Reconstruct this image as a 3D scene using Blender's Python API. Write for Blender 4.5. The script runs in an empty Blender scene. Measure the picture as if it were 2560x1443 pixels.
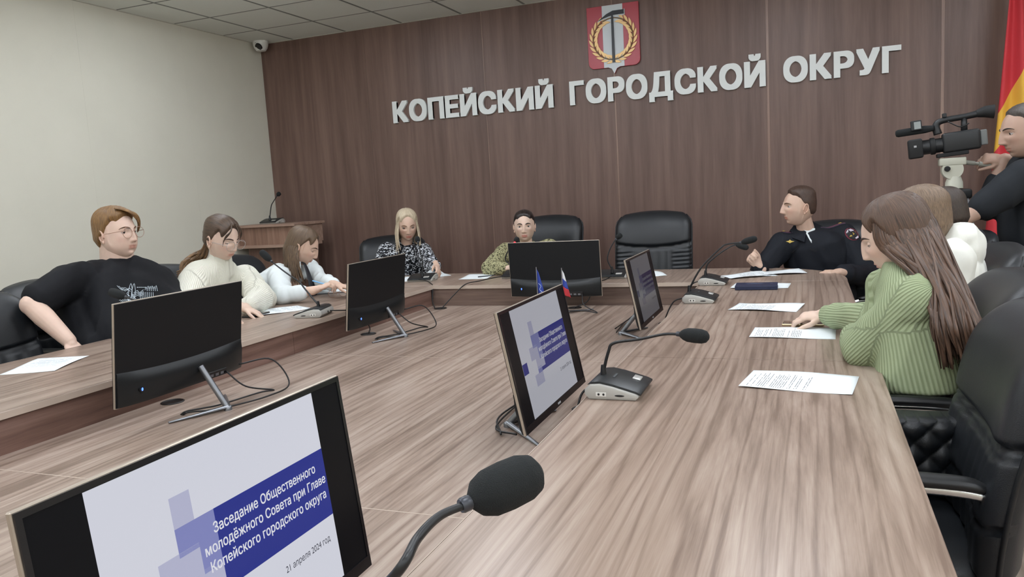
import bpy, bmesh, math, random
import numpy as np
from mathutils import Vector, Matrix, Quaternion, noise
from mathutils.bvhtree import BVHTree

random.seed(7)
SC = bpy.context.scene
COL = SC.collection
PI = math.pi

# ------------------------------------------------------------------ camera
CAMZ = 1.336
F_PX, YAW, PITCH, ROLL = 1932.0, 0.37077, -0.12292, -0.05899
def cam_axes():
    cy, sy, cp, sp = math.cos(YAW), math.sin(YAW), math.cos(PITCH), math.sin(PITCH)
    fwd = Vector((-sy*cp, cy*cp, sp)); right = Vector((cy, sy, 0)); up = right.cross(fwd)
    cr, sr = math.cos(ROLL), math.sin(ROLL)
    return cr*right + sr*up, -sr*right + cr*up, fwd
CR, CU, CF = cam_axes()
CAM = Vector((0, 0, CAMZ))
cd = bpy.data.cameras.new('camera'); cam = bpy.data.objects.new('camera', cd); COL.objects.link(cam)
cam.matrix_world = Matrix(((CR.x, CU.x, -CF.x, 0), (CR.y, CU.y, -CF.y, 0), (CR.z, CU.z, -CF.z, CAMZ), (0, 0, 0, 1)))
cd.sensor_fit = 'HORIZONTAL'; cd.sensor_width = 36; cd.lens = F_PX/2560*36; cd.clip_start = .02
SC.camera = cam
def ray(u, v): return CR*((u-1280)/F_PX) - CU*((v-721.5)/F_PX) + CF
def at_z(u, v, z): r = ray(u, v); return CAM + r*((z-CAMZ)/r.z)
def at_y(u, v, y): r = ray(u, v); return CAM + r*(y/r.y)
def at_x(u, v, x): r = ray(u, v); return CAM + r*(x/r.x)
def at_d(u, v, d): return CAM + ray(u, v)*d          # d metres along the optical axis

# ------------------------------------------------------------------ light and exposure
w = bpy.data.worlds.new('world'); SC.world = w; w.use_nodes = True
w.node_tree.nodes['Background'].inputs[0].default_value = (.8, .9, 1, 1)
w.node_tree.nodes['Background'].inputs[1].default_value = .4
SC.view_settings.view_transform = 'Standard'; SC.view_settings.look = 'None'
SC.view_settings.exposure = 0.0; SC.view_settings.gamma = 1; SC.view_settings.use_curve_mapping = False
LAMP_POWER = 17.2           # emission strength of the ceiling LED panels

# ------------------------------------------------------------------ materials
MATS = {}
def nmat(name):
    m = bpy.data.materials.new(name); m.use_nodes = True
    return m, m.node_tree.nodes, m.node_tree.links, m.node_tree.nodes['Principled BSDF']
def rgb(r, g, b):
    f = lambda c: (c/255/12.92 if c/255 <= .04045 else ((c/255+.055)/1.055)**2.4)
    return (f(r), f(g), f(b), 1)
def mat(name, col, rough=.5, metal=0, bump=0, bscale=200, var=0, vscale=8, spec=.5, emit=None, estr=0, coat=0, sss=0):
    if name in MATS: return MATS[name]
    m, N, L, B = nmat(name); c = rgb(*col)
    B.inputs['Base Color'].default_value = c; B.inputs['Roughness'].default_value = rough
    B.inputs['Metallic'].default_value = metal; B.inputs['Specular IOR Level'].default_value = spec
    B.inputs['Coat Weight'].default_value = coat
    if sss:
        B.inputs['Subsurface Weight'].default_value = sss; B.inputs['Subsurface Radius'].default_value = (.012, .005, .003); B.inputs['Subsurface Scale'].default_value = 1
    if emit: B.inputs['Emission Color'].default_value = rgb(*emit); B.inputs['Emission Strength'].default_value = estr
    tc = N.new('ShaderNodeTexCoord')
    if var:
        n = N.new('ShaderNodeTexNoise'); n.inputs['Scale'].default_value = vscale; n.inputs['Detail'].default_value = 4
        L.new(tc.outputs['Object'], n.inputs['Vector'])
        mr = N.new('ShaderNodeMapRange'); mr.inputs[1].default_value = .3; mr.inputs[2].default_value = .7
        mr.inputs[3].default_value = 1-var; mr.inputs[4].default_value = 1+var
        L.new(n.outputs['Fac'], mr.inputs[0])
        mx = N.new('ShaderNodeVectorMath'); mx.operation = 'SCALE'; mx.inputs[0].default_value = c[:3]
        L.new(mr.outputs[0], mx.inputs['Scale']); L.new(mx.outputs[0], B.inputs['Base Color'])
    if bump:
        n = N.new('ShaderNodeTexNoise'); n.inputs['Scale'].default_value = bscale; n.inputs['Detail'].default_value = 3
        L.new(tc.outputs['Object'], n.inputs['Vector'])
        b = N.new('ShaderNodeBump'); b.inputs['Strength'].default_value = bump; b.inputs['Distance'].default_value = .002
        L.new(n.outputs['Fac'], b.inputs['Height']); L.new(b.outputs[0], B.inputs['Normal'])
    MATS[name] = m; return m
def wood(name, dark, mid, light, axis, scale=1.0, rough=.42, contrast=1.0, fig=.35, seed=0.0, fine=.5, veins=0.0):
    """Laminate wood with the grain along one world axis (0, 1 or 2)."""
    if name in MATS: return MATS[name]
    m, N, L, B = nmat(name)
    tc = N.new('ShaderNodeTexCoord'); mp = N.new('ShaderNodeMapping')
    sc = [1, 1, 1]; sc[axis] = .055
    mp.inputs['Scale'].default_value = [s*scale for s in sc]; mp.inputs['Location'].default_value = (seed, seed*1.7, seed*.6)
    L.new(tc.outputs['Object'], mp.inputs['Vector'])
    # slow warp makes the cathedral figure
    wn = N.new('ShaderNodeTexNoise'); wn.inputs['Scale'].default_value = 3.5; wn.inputs['Detail'].default_value = 1.5
    L.new(mp.outputs[0], wn.inputs['Vector'])
    mw = N.new('ShaderNodeVectorMath'); mw.operation = 'MULTIPLY_ADD'
    L.new(wn.outputs['Color'], mw.inputs[0]); mw.inputs[1].default_value = (fig,)*3; L.new(mp.outputs[0], mw.inputs[2])
    n1 = N.new('ShaderNodeTexNoise'); n1.inputs['Scale'].default_value = 26; n1.inputs['Detail'].default_value = 5; n1.inputs['Roughness'].default_value = .6
    L.new(mw.outputs[0], n1.inputs['Vector'])
    n2 = N.new('ShaderNodeTexNoise'); n2.inputs['Scale'].default_value = 7; n2.inputs['Detail'].default_value = 2
    L.new(mp.outputs[0], n2.inputs['Vector'])
    mp2 = N.new('ShaderNodeMapping'); s3 = [1, 1, 1]; s3[axis] = .02; mp2.inputs['Scale'].default_value = s3
    L.new(tc.outputs['Object'], mp2.inputs['Vector'])
    n3 = N.new('ShaderNodeTexNoise'); n3.inputs['Scale'].default_value = 420; n3.inputs['Detail'].default_value = 2
    L.new(mp2.outputs[0], n3.inputs['Vector'])
    a = N.new('ShaderNodeMath'); a.operation = 'MULTIPLY_ADD'; L.new(n2.outputs['Fac'], a.inputs[0]); a.inputs[1].default_value = .55; L.new(n1.outputs['Fac'], a.inputs[2])
    if veins:
        # dark annual-ring lines that open into cathedral arches
        wv = N.new('ShaderNodeTexWave'); wv.wave_type = 'BANDS'; wv.bands_direction = 'X' if axis != 0 else 'Y'; wv.inputs['Scale'].default_value = 7; wv.inputs['Distortion'].default_value = 9; wv.inputs['Detail'].default_value = 2.5; wv.inputs['Detail Scale'].default_value = 1.1
        L.new(mp.outputs[0], wv.inputs['Vector'])
        pw = N.new('ShaderNodeMath'); pw.operation = 'POWER'; L.new(wv.outputs['Fac'], pw.inputs[0]); pw.inputs[1].default_value = 7
        sb = N.new('ShaderNodeMath'); sb.operation = 'MULTIPLY_ADD'; L.new(pw.outputs[0], sb.inputs[0]); sb.inputs[1].default_value = -veins; L.new(a.outputs[0], sb.inputs[2]); a = sb
    b = N.new('ShaderNodeMath'); b.operation = 'MULTIPLY_ADD'; L.new(n3.outputs['Fac'], b.inputs[0]); b.inputs[1].default_value = fine*.5; L.new(a.outputs[0], b.inputs[2])
    mr = N.new('ShaderNodeMapRange'); c0 = .775 + fine*.25; hw = .24/contrast
    mr.inputs[1].default_value = c0-hw; mr.inputs[2].default_value = c0+hw
    L.new(b.outputs[0], mr.inputs[0])
    cr = N.new('ShaderNodeValToRGB'); L.new(mr.outputs[0], cr.inputs[0])
    e = cr.color_ramp.elements; e[0].color = rgb(*dark); e[1].color = rgb(*light); e[1].position = 1
    x = cr.color_ramp.elements.new(.5); x.color = rgb(*mid)
    L.new(cr.outputs[0], B.inputs['Base Color']); B.inputs['Roughness'].default_value = rough
    bp = N.new('ShaderNodeBump'); bp.inputs['Strength'].default_value = .12; bp.inputs['Distance'].default_value = .001
    L.new(b.outputs[0], bp.inputs['Height']); L.new(bp.outputs[0], B.inputs['Normal'])
    MATS[name] = m; return m
def emitter(name, col, strength, rough=.25, base=None):
    if name in MATS: return MATS[name]
    m, N, L, B = nmat(name); B.inputs['Base Color'].default_value = rgb(*(base or (20, 20, 22))); B.inputs['Roughness'].default_value = rough; B.inputs['Specular IOR Level'].default_value = .2
    B.inputs['Emission Color'].default_value = rgb(*col); B.inputs['Emission Strength'].default_value = strength
    MATS[name] = m; return m

# ------------------------------------------------------------------ mesh helpers
def obj(name, bm, material, parent=None, smooth=False, loc=None, rot=None, auto=None):
    me = bpy.data.meshes.new(name); bm.normal_update(); bm.to_mesh(me); bm.free()
    return obj_me(name, me, material, parent, smooth, loc, rot, auto)
def obj_me(name, me, material, parent=None, smooth=False, loc=None, rot=None, auto=None):
    o = bpy.data.objects.new(name, me); COL.objects.link(o)
    if material is not None and not me.materials:
        for m in (material if isinstance(material, (list, tuple)) else [material]): me.materials.append(m)
    if smooth or auto:
        me.polygons.foreach_set('use_smooth', [True]*len(me.polygons))
    if auto: me.set_sharp_from_angle(angle=math.radians(auto))
    if parent: o.parent = parent
    if loc is not None: o.location = loc
    if rot is not None: o.rotation_euler = rot
    return o
def thing(name, label, cat, loc=(0, 0, 0), rotz=0, group=None):
    o = bpy.data.objects.new(name, None); COL.objects.link(o); o.empty_display_size = .1
    o.location = loc; o.rotation_euler = (0, 0, rotz); return tag(o, label, cat, group)
def tag(o, label, cat, group=None):
    o['label'] = label; o['category'] = cat
    if group: o['group'] = group
    return o
def struct(o): o['kind'] = 'structure'; return o
def dup(root, label=None, loc=None, rotz=None, name=None):
    r = root.copy(); COL.objects.link(r)
    if loc is not None: r.location = loc
    if rotz is not None: r.rotation_euler = (0, 0, rotz)
    if label: r['label'] = label
    for ch in list(root.children):
        c = ch.copy(); COL.objects.link(c); c.parent = r
        for g in list(ch.children):
            d = g.copy(); COL.objects.link(d); d.parent = c
    return r
def box(bm, x0, x1, y0, y1, z0, z1, M=None):
    vs = [bm.verts.new((x, y, z)) for x in (x0, x1) for y in (y0, y1) for z in (z0, z1)]
    if M is not None:
        for v in vs: v.co = M @ v.co
    for f in ((0, 1, 3, 2), (4, 6, 7, 5), (0, 4, 5, 1), (2, 3, 7, 6), (0, 2, 6, 4), (1, 5, 7, 3)):
        bm.faces.new([vs[i] for i in f])
    return vs
def bev(bm, r, seg=2, ang=40):
    bm.normal_update()
    es = [e for e in bm.edges if len(e.link_faces) == 2 and e.calc_face_angle(0) > math.radians(ang)]
    bmesh.ops.bevel(bm, geom=es, offset=r, offset_type='OFFSET', segments=seg, profile=.5, affect='EDGES', clamp_overlap=True)
    return bm
def bbox(x0, x1, y0, y1, z0, z1, r=0, seg=2):
    bm = bmesh.new(); box(bm, x0, x1, y0, y1, z0, z1)
    if r: bev(bm, r, seg)
    return bm
def prism(pts, z0, z1, r=0, seg=2, M=None):
    """Extrude a 2-D outline (counter-clockwise x,y) from z0 to z1."""
    bm = bmesh.new(); n = len(pts)
    a = [bm.verts.new((p[0], p[1], z0)) for p in pts]; b = [bm.verts.new((p[0], p[1], z1)) for p in pts]
    bm.faces.new(list(reversed(a))); bm.faces.new(b)
    for i in range(n): bm.faces.new((a[i], a[(i+1) % n], b[(i+1) % n], b[i]))
    if r: bev(bm, r, seg, 50)
    if M is not None: bmesh.ops.transform(bm, matrix=M, verts=bm.verts)
    return bm
def cr_path(P, n=8):
    """Catmull-Rom through the points."""
    P = [Vector(p) for p in P]
    if len(P) < 3: return P
    Q = [P[0]*2-P[1]] + P + [P[-1]*2-P[-2]]; out = []
    for i in range(1, len(Q)-2):
        p0, p1, p2, p3 = Q[i-1:i+3]
        for k in range(n):
            t = k/n
            out.append(.5*((2*p1)+(-p0+p2)*t+(2*p0-5*p1+4*p2-p3)*t*t+(-p0+3*p1-3*p2+p3)*t**3))
    out.append(P[-1]); return out
def interp(vals, n):
    xs = np.linspace(0, 1, len(vals)); return np.interp(np.linspace(0, 1, n), xs, vals)
def tube(bm, P, r, seg=8, cap=True, flat=None, up=None):
    """Tube along a polyline; r a number or list; flat = (a, b) multiplies the two cross axes."""
    P = [Vector(p) for p in P]; n = len(P)
    rs = [r]*n if isinstance(r, (int, float)) else list(interp(r, n)) if len(r) != n else list(r)
    t = (P[1]-P[0]).normalized()
    ref = Vector(up) if up is not None else (Vector((0, 0, 1)) if abs(t.z) < .9 else Vector((1, 0, 0)))
    nrm = (ref - t*ref.dot(t)).normalized(); rings = []
    for i in range(n):
        tt = (P[min(i+1, n-1)]-P[max(i-1, 0)])
        tt = tt.normalized() if tt.length > 1e-9 else t
        if up is not None:
            nn = ref - tt*ref.dot(tt); nrm = nn.normalized() if nn.length > 1e-4 else nrm
        else:
            ax = t.cross(tt)
            if ax.length > 1e-7: nrm = Quaternion(ax.normalized(), t.angle(tt)) @ nrm
            nrm = (nrm - tt*nrm.dot(tt)).normalized()
        t = tt; bn = t.cross(nrm); fa, fb = flat or (1, 1)
        rings.append([bm.verts.new(P[i] + nrm*(math.cos(a)*rs[i]*fa) + bn*(math.sin(a)*rs[i]*fb)) for a in [2*PI*k/seg for k in range(seg)]])
    for i in range(n-1):
        for k in range(seg):
            bm.faces.new((rings[i][k], rings[i][(k+1) % seg], rings[i+1][(k+1) % seg], rings[i+1][k]))
    if cap:
        bm.faces.new(list(reversed(rings[0]))); bm.faces.new(rings[-1])
    return rings
def lathe(bm, prof, seg=20, M=None):
    """Revolve (radius, z) profile about z."""
    rings = []
    for r, z in prof:
        rings.append([bm.verts.new((r*math.cos(2*PI*k/seg), r*math.sin(2*PI*k/seg), z)) for k in range(seg)] if r > 1e-6 else [bm.verts.new((0, 0, z))])
    for a, b in zip(rings, rings[1:]):
        for k in range(seg):
            k2 = (k+1) % seg
            if len(a) == 1 and len(b) == 1: continue
            if len(a) == 1: bm.faces.new((a[0], b[k2], b[k]))
            elif len(b) == 1: bm.faces.new((a[k], a[k2], b[0]))
            else: bm.faces.new((a[k], a[k2], b[k2], b[k]))
    if len(rings[0]) > 1: bm.faces.new(list(reversed(rings[0])))
    if len(rings[-1]) > 1: bm.faces.new(rings[-1])
    vs = [v for r in rings for v in r]
    if M is not None: bmesh.ops.transform(bm, matrix=M, verts=vs)
    return vs
def ell(bm, c, r, u=16, v=10, M=None):
    q = bmesh.ops.create_uvsphere(bm, u_segments=u, v_segments=v, radius=1)['verts']
    T = Matrix.Translation(Vector(c)) @ (M.to_4x4() if M is not None else Matrix()) @ Matrix.Diagonal((r[0], r[1], r[2], 1) if not isinstance(r, (int, float)) else (r, r, r, 1))
    bmesh.ops.transform(bm, matrix=T, verts=q); return q
GLYPHS = {}
def glyph_loops(s, align, line):
    cu = bpy.data.curves.new('txt', 'FONT'); cu.body = s; cu.size = 1; cu.fill_mode = 'NONE'; cu.align_x = align; cu.space_line = line; cu.resolution_u = 4
    o = bpy.data.objects.new('txt', cu); COL.objects.link(o)
    dg = bpy.context.evaluated_depsgraph_get(); me = bpy.data.meshes.new_from_object(o.evaluated_get(dg))
    nxt = {}
    for e in me.edges: nxt.setdefault(e.vertices[0], []).append(e.vertices[1]); nxt.setdefault(e.vertices[1], []).append(e.vertices[0])
    co = [v.co.copy() for v in me.vertices]; seen = set(); loops = []
    for i in range(len(co)):
        if i in seen or i not in nxt: continue
        lp = [i]; seen.add(i); cur = min(nxt[i], key=lambda j: (j != i+1, j))
        while cur not in seen:
            lp.append(cur); seen.add(cur); c2 = [j for j in nxt[cur] if j not in seen]
            if not c2: break
            cur = c2[0]
        loops.append([(co[j].x, co[j].y) for j in lp])
    bpy.data.objects.remove(o); bpy.data.curves.remove(cu); bpy.data.meshes.remove(me); return loops
def text_mesh(s, size=1, bold=0.0, depth=0.0, align='LEFT', space=1.0, line=1.0):
    """Lettering as a clean triangulated mesh (winding-number fill of the font outlines)."""
    from mathutils.geometry import delaunay_2d_cdt
    loops = glyph_loops(s, align, line); verts, edges = [], []
    for lp in loops:
        n0 = len(verts); verts += [V2(p) for p in lp]; edges += [(n0+i, n0+(i+1) % len(lp)) for i in range(len(lp))]
    vo, eo, fo, _, _, _ = delaunay_2d_cdt(verts, edges, [], 0, 1e-6)
    P = np.array([[v.x, v.y] for v in vo]); F = [tuple(f) for f in fo]; C = np.array([P[list(f)].mean(0) for f in F]); W = np.zeros(len(F))
    for lp in loops:
        A = np.array(lp); B = np.roll(A, -1, 0)
        for (x0, y0), (x1, y1) in zip(A, B):
            up = (y0 <= C[:, 1]) & (y1 > C[:, 1]); dn = (y0 > C[:, 1]) & (y1 <= C[:, 1])
            side = (x1-x0)*(C[:, 1]-y0)-(C[:, 0]-x0)*(y1-y0); W += up & (side > 0); W -= dn & (side < 0)
    keep = [f for f, w_ in zip(F, W) if abs(w_) > .5]; me = bpy.data.meshes.new('text')
    vs = [(x, y, depth) for x, y in P]; fs = [tuple(reversed(f)) if ((P[f[1]]-P[f[0]])[0]*(P[f[2]]-P[f[0]])[1]-(P[f[1]]-P[f[0]])[1]*(P[f[2]]-P[f[0]])[0]) < 0 else f for f in keep]
    if depth:
        n = len(vs); vs += [(x, y, -depth) for x, y in P]; cnt = {}
        for f in fs:
            for i in range(3): cnt[(f[i], f[(i+1) % 3])] = 1
        for (i, j) in list(cnt):
            if (j, i) not in cnt: fs.append((i, j+0, j+n)[::-1]); fs.append((i, j+n, i+n)[::-1])
    me.from_pydata(vs, [], fs); return me
def V2(p): return Vector((p[0], p[1]))
def bold_text(s, b, n=8, depth=0.0, **k):
    """Heavier lettering: copies of the outline shifted round a small circle and joined."""
    me = text_mesh(s, 1, 0, depth, **k); bm = bmesh.new()
    for i in range(n):
        dx, dy = ((1, 1), (-1, 1), (-1, -1), (1, -1), (1, 0), (0, 1), (-1, 0), (0, -1))[i % 8]; v0 = len(bm.verts); bm.from_mesh(me); bm.verts.ensure_lookup_table()
        for v in bm.verts[v0:]: v.co.x += b*dx*1.2; v.co.y += b*dy*.9; v.co.z += .0004*i*(1 if v.co.z >= 0 else 0)
    bm.to_mesh(me); bm.free(); return me
def me_bounds(me):
    a = np.array([v.co for v in me.vertices]); return a.min(0), a.max(0)
def rotz(a): return Matrix.Rotation(a, 4, 'Z')
# ------------------------------------------------------------------ the room
XW, YB, H = -5.076, 6.549, 2.944       # left wall, back wall, ceiling
XR, YN = 4.2, -3.6                     # right wall and the wall behind the camera
plaster = mat('cream_wallpaper', (214, 211, 196), .85, bump=.25, bscale=160, var=.02, vscale=3)
ceil_m = mat('ceiling_tile_white', (224, 228, 222), .9, bump=.2, bscale=300)
bar_m = mat('ceiling_grid_grey', (128, 132, 128), .6)
floor_m = wood('floor_laminate', (132, 116, 104), (158, 142, 130), (176, 162, 150), 1)
panel_m = wood('walnut_wall_panel', (91, 69, 61), (109, 85, 76), (125, 100, 90), 2, scale=.62, rough=.42, fig=.10, fine=.35, contrast=.9)
strip_m = wood('pale_joint_strip', (120, 96, 84), (140, 113, 100), (156, 130, 116), 2, rough=.35)

struct(obj('floor', bbox(XW-.1, XR+.1, YN-.1, YB+.1, -.1, 0), floor_m))
wl = struct(obj('wall_left', bbox(XW-.12, XW-.0008, YN, YB+.1, 0, H+.05), plaster))
yy_ = YB
while yy_ > YN: obj('wallpaper_strip', bbox(XW-.001, XW, max(YN, yy_-1.06)+.0006, yy_-.0006, 0, H), plaster, wl); yy_ -= 1.06
struct(obj('wall_right', bbox(XR, XR+.12, YN, YB+.1, 0, H+.05), plaster))
struct(obj('wall_near', bbox(XW-.1, XR+.1, YN-.12, YN, 0, H+.05), plaster))
wb = struct(obj('wall_back', bbox(XW-.1, XR+.1, YB+.012, YB+.14, 0, H+.05), mat('wall_core_dark', (70, 54, 48), .7)))
seams = [XW] + [-2.689-1.205, -2.689, -1.512, -.29, .921, .921+1.21, .921+2.42] + [XR]
for a, b in zip(seams, seams[1:]):
    if b-a > .05: obj('wood_panel', bbox(a+.0015, b-.0015, YB, YB+.012, .0, H, .001, 1), panel_m, wb)
for k, x in enumerate(seams[1:-1]):
    wd = (.004, .006, .012, .02, .022, .022, .022)[k]
    obj('joint_strip', bbox(x-wd/2, x+wd/2, YB-.003, YB+.002, 0, H, .001, 1), strip_m if k else panel_m, wb)
ce = struct(obj('ceiling', bbox(XW-.1, XR+.1, YN-.1, YB+.1, H+.02, H+.1), mat('ceiling_void', (120, 124, 120), .9)))
# 0.6 m ceiling grid
XL, YM = -4.672, 6.009
gx = [XW] + [XL+.6*i for i in range(0, 15) if XL+.6*i < XR-.02] + [XR]
gy = sorted([YB] + [YM-.6*j for j in range(0, 17) if YM-.6*j > YN+.02] + [YN])
LAMPS = {(i, j) for i in (2, 5, 8, 11, 14) for j in (1, 4, 7, 10, 13)}
lamp_glow = emitter('led_panel_glow', (240, 246, 255), LAMP_POWER, base=(230, 230, 230))
tile_cache = {}
lamp_id = 0
for i in range(len(gx)-1):
    for j in range(len(gy)-1):
        w_, h_ = gx[i+1]-gx[i], gy[j+1]-gy[j]; c = ((gx[i]+gx[i+1])/2, (gy[j]+gy[j+1])/2, H)
        if (i, j) in LAMPS:
            lamp_id += 1
            t = thing('ceiling_lamp', 'square LED ceiling panel, %s from cream wall, %s row from brown wall' % (('first', 'second', 'third', 'fourth', 'fifth')[(2, 5, 8, 11, 14).index(i)], ('fifth', 'fourth', 'third', 'second', 'first')[(1, 4, 7, 10, 13).index(j)]), 'lamp', c, 0, 'LED panels in the ceiling out of the picture')
            fb = bmesh.new()
            for s in ((-.29, .29, .27, .29), (-.29, .29, -.29, -.27), (-.29, -.27, -.27, .27), (.27, .29, -.27, .27)): box(fb, *s, -.008, .01)
            obj('frame', fb, ceil_m, t); obj('diffuser', bbox(-.27, .27, -.27, .27, -.05, .008, .008, 2), lamp_glow, t)
            continue
        key = (round(w_, 3), round(h_, 3))
        if key not in tile_cache:
            bm = bbox(-w_/2+.008, w_/2-.008, -h_/2+.008, h_/2-.008, -.002, .018, .003, 1); me = bpy.data.meshes.new('tile'); bm.to_mesh(me); bm.free(); me.materials.append(ceil_m); tile_cache[key] = me
        obj_me('ceiling_tile', tile_cache[key], None, ce, loc=c)
for x in gx[1:-1]: obj('grid_bar', bbox(x-.011, x+.011, YN, YB, H-.003, H+.016), bar_m, ce)
for y in gy[1:-1]: obj('grid_bar', bbox(XW, XR, y-.006, y+.006, H-.0025, H+.016), bar_m, ce)
tr = mat('wall_angle_white', (200, 200, 190), .6)
struct(obj('trim_1', bbox(XW, XW+.02, YN, YB, H-.004, H+.001), tr)); struct(obj('trim_2', bbox(XW, XR, YB-.02, YB, H-.004, H+.001), tr))

# dome camera in the corner
dc = at_y(652, 118, 6.42)
t = thing('dome_camera', 'white dome security camera in the ceiling corner with a black lens', 'camera', (dc.x, 6.42, H)); DOME = 1.25; t.scale = (DOME,)*3
wp = mat('white_plastic', (222, 222, 216), .35); bk = mat('black_gloss', (14, 15, 18), .12, coat=.5)
bm = bmesh.new(); lathe(bm, [(.058, 0), (.06, -.008), (.058, -.03), (.05, -.055), (.035, -.075), (.0, -.082)], 28); obj('housing', bm, wp, t, auto=40)
bm = bmesh.new(); lathe(bm, [(.026, 0), (.03, .004), (.026, .014), (.0, .02)], 24, Matrix.Translation((.012, -.036, -.045)) @ Matrix.Rotation(math.radians(128), 4, 'X')); obj('lens', bm, bk, t, auto=50)
bm = bmesh.new(); lathe(bm, [(.004, 0), (.003, .002), (0, .003)], 10, Matrix.Translation((0, -.0585, -.02)) @ Matrix.Rotation(PI/2, 4, 'X')); obj('sensor', bm, mat('grey_dot', (150, 150, 150), .4), t)

# lettering
sign = thing('wall_lettering', 'large silver-white Cyrillic letters reading the city district name on the brown wall', 'sign', (0, YB, 0))
lm = mat('letter_silver_white', (226, 230, 228), .45); ls = mat('letter_side_dark', (70, 62, 58), .5)
def word(s, x0, x1, zb, zt):
    items = []; hcap = None
    for ch in s:
        me = bold_text(ch, .042, 8, .05); a, b = me_bounds(me); items.append((me, a, b))
        if ch in 'КГОПР' and hcap is None and ch in 'КГ': hcap = b[1]
    base = min(0, 0); capz = hcap or .73; off = .038
    sy = (zt-zb)/(capz+off); gap = .055
    tot = sum(b[0]-a[0] for _, a, b in items) + gap*(len(s)-1); sx = (x1-x0)/tot; x = x0
    for me, a, b in items:
        for v in me.vertices:
            v.co = ((v.co.x-a[0])*sx, -.012 - v.co.z/.05*.012, (v.co.y+off)*sy)
        o = obj_me('letter', me, [lm], sign, loc=(x, 0, zb)); x += (b[0]-a[0]+gap)*sx
word('КОПЕЙСКИЙ', -3.63, -2.05, 2.048, 2.246); word('ГОРОДСКОЙ', -1.903, -.305, 2.050, 2.250); word('ОКРУГ', -.175, .648, 2.058, 2.252)

# coat of arms
em = thing('coat_of_arms', 'red and white heraldic shield with a pick and a golden laurel wreath', 'coat of arms', (-1.504, YB, 2.58))
red = mat('shield_red', (176, 62, 74), .35); sil = mat('shield_silver', (205, 212, 216), .4); gold = mat('laurel_gold', (214, 176, 118), .35, .25); blk = mat('pick_black', (22, 26, 32), .4)
RX = Matrix.Rotation(PI/2, 4, 'X')
hw, ht_, hb = .219, .252, -.252
def arc(cx, cy, r, a0, a1, n=6): return [(cx+r*math.cos(a0+(a1-a0)*k/n), cy+r*math.sin(a0+(a1-a0)*k/n)) for k in range(n+1)]
pts = [(hw, ht_), (-hw, ht_)] + arc(-hw+.05, hb+.05, .05, PI, 1.5*PI) + [(-.05, hb), (-.022, hb-.012), (0, hb-.055), (.022, hb-.012), (.05, hb)] + arc(hw-.05, hb+.05, .05, -.5*PI, 0)
obj('shield', prism(pts, .002, .022, .002, 1, RX), red, em)
obj('pale_stripe', prism([(.087, ht_-.002), (-.087, ht_-.002), (-.087, hb+.001), (-.05, hb+.001), (-.022, hb-.011), (0, hb-.053), (.022, hb-.011), (.05, hb+.001), (.087, hb+.001)], .022, .0245, 0, 1, RX), sil, em)
wr = obj('wreath_ring', (lambda bm: (tube(bm, [Vector((.167*math.cos(a), -.0275, -.022+.167*math.sin(a))) for a in np.linspace(0, 2*PI, 49)], .0045, 6), bm)[1])(bmesh.new()), mat('wreath_stem', (120, 92, 50), .45), em)
leaf = [(0, -.038), (.0085, -.018), (.0115, 0), (.0085, .018), (0, .040), (-.0085, .018), (-.0115, 0), (-.0085, -.018)]
for k in range(11):
    for s in (0, 1):
        for side in (-1, 1):
            a = -PI/2 + (.14 + k*.262)*(1 if s == 0 else -1)
            r = .167 + side*.0205; c = (r*math.cos(a), r*math.sin(a)-.022)
            ang = a + (0 if s == 0 else PI) + (-side*.42 if s == 0 else side*.42)
            R = Matrix.Translation((c[0], c[1], 0)) @ Matrix.Rotation(ang, 4, 'Z')
            obj('laurel_leaf', prism([(R @ Vector((p[0], p[1], 0)))[:2] for p in leaf], .026, .0305, .001, 1, RX), gold, em)
obj('pick_handle', prism([(-.012, -.215), (.012, -.215), (.008, .19), (-.008, .19)], .030, .036, .001, 1, RX), blk, em)
obj('pick_head', prism([(-.125, .128), (-.05, .178), (-.005, .196), (.005, .2), (.1, .2), (.1, .165), (.01, .165), (-.03, .158), (-.075, .146)][::-1], .030, .037, .001, 1, RX), blk, em)
obj('pick_edge', prism([(-.128, .122), (-.075, .140), (-.03, .152), (.01, .158), (.106, .158), (.106, .205), (.1, .205), (.1, .165), (.01, .165), (-.03, .158), (-.075, .146), (-.125, .128)], .028, .033, 0, 1, RX), sil, em)

# lectern in the corner
lw = wood('lectern_wood', (112, 84, 70), (136, 104, 88), (156, 124, 106), 2, rough=.45, fig=.05)
le_ = wood('lectern_edge_wood', (140, 112, 98), (160, 132, 116), (176, 150, 134), 0, rough=.45)
lx0, lx1, ly0, ly1 = -5.03, -4.37, 5.88, 6.3
t = thing('lectern', 'brown wooden lectern standing in the corner behind the seated students', 'lectern', ((lx0+lx1)/2, 6.09, 0))
cx_ = (lx1-lx0)/2
obj('desk_top', bbox(-cx_-.02, cx_+.02, -.24, .24, 1.155, 1.18, .003), le_, t)
obj('front_panel', bbox(-cx_+.02, cx_-.02, -.2, -.18, .99, 1.155), lw, t)
obj('lower_moulding', bbox(-cx_, cx_, -.22, .2, .962, .99, .003), le_, t)
obj('body', bbox(-cx_+.06, cx_-.06, -.14, .2, .02, .962), wood('lectern_body_wood', (88, 64, 54), (106, 80, 68), (124, 96, 82), 2, fig=.05), t)
for s in (-1, 1): obj('side_panel', bbox(min(s*cx_, s*(cx_-.02)), max(s*cx_, s*(cx_-.02)), -.22, .22, .99, 1.155), le_, t)
obj('base', bbox(-cx_, cx_, -.2, .24, 0, .04, .003), le_, t)

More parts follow.
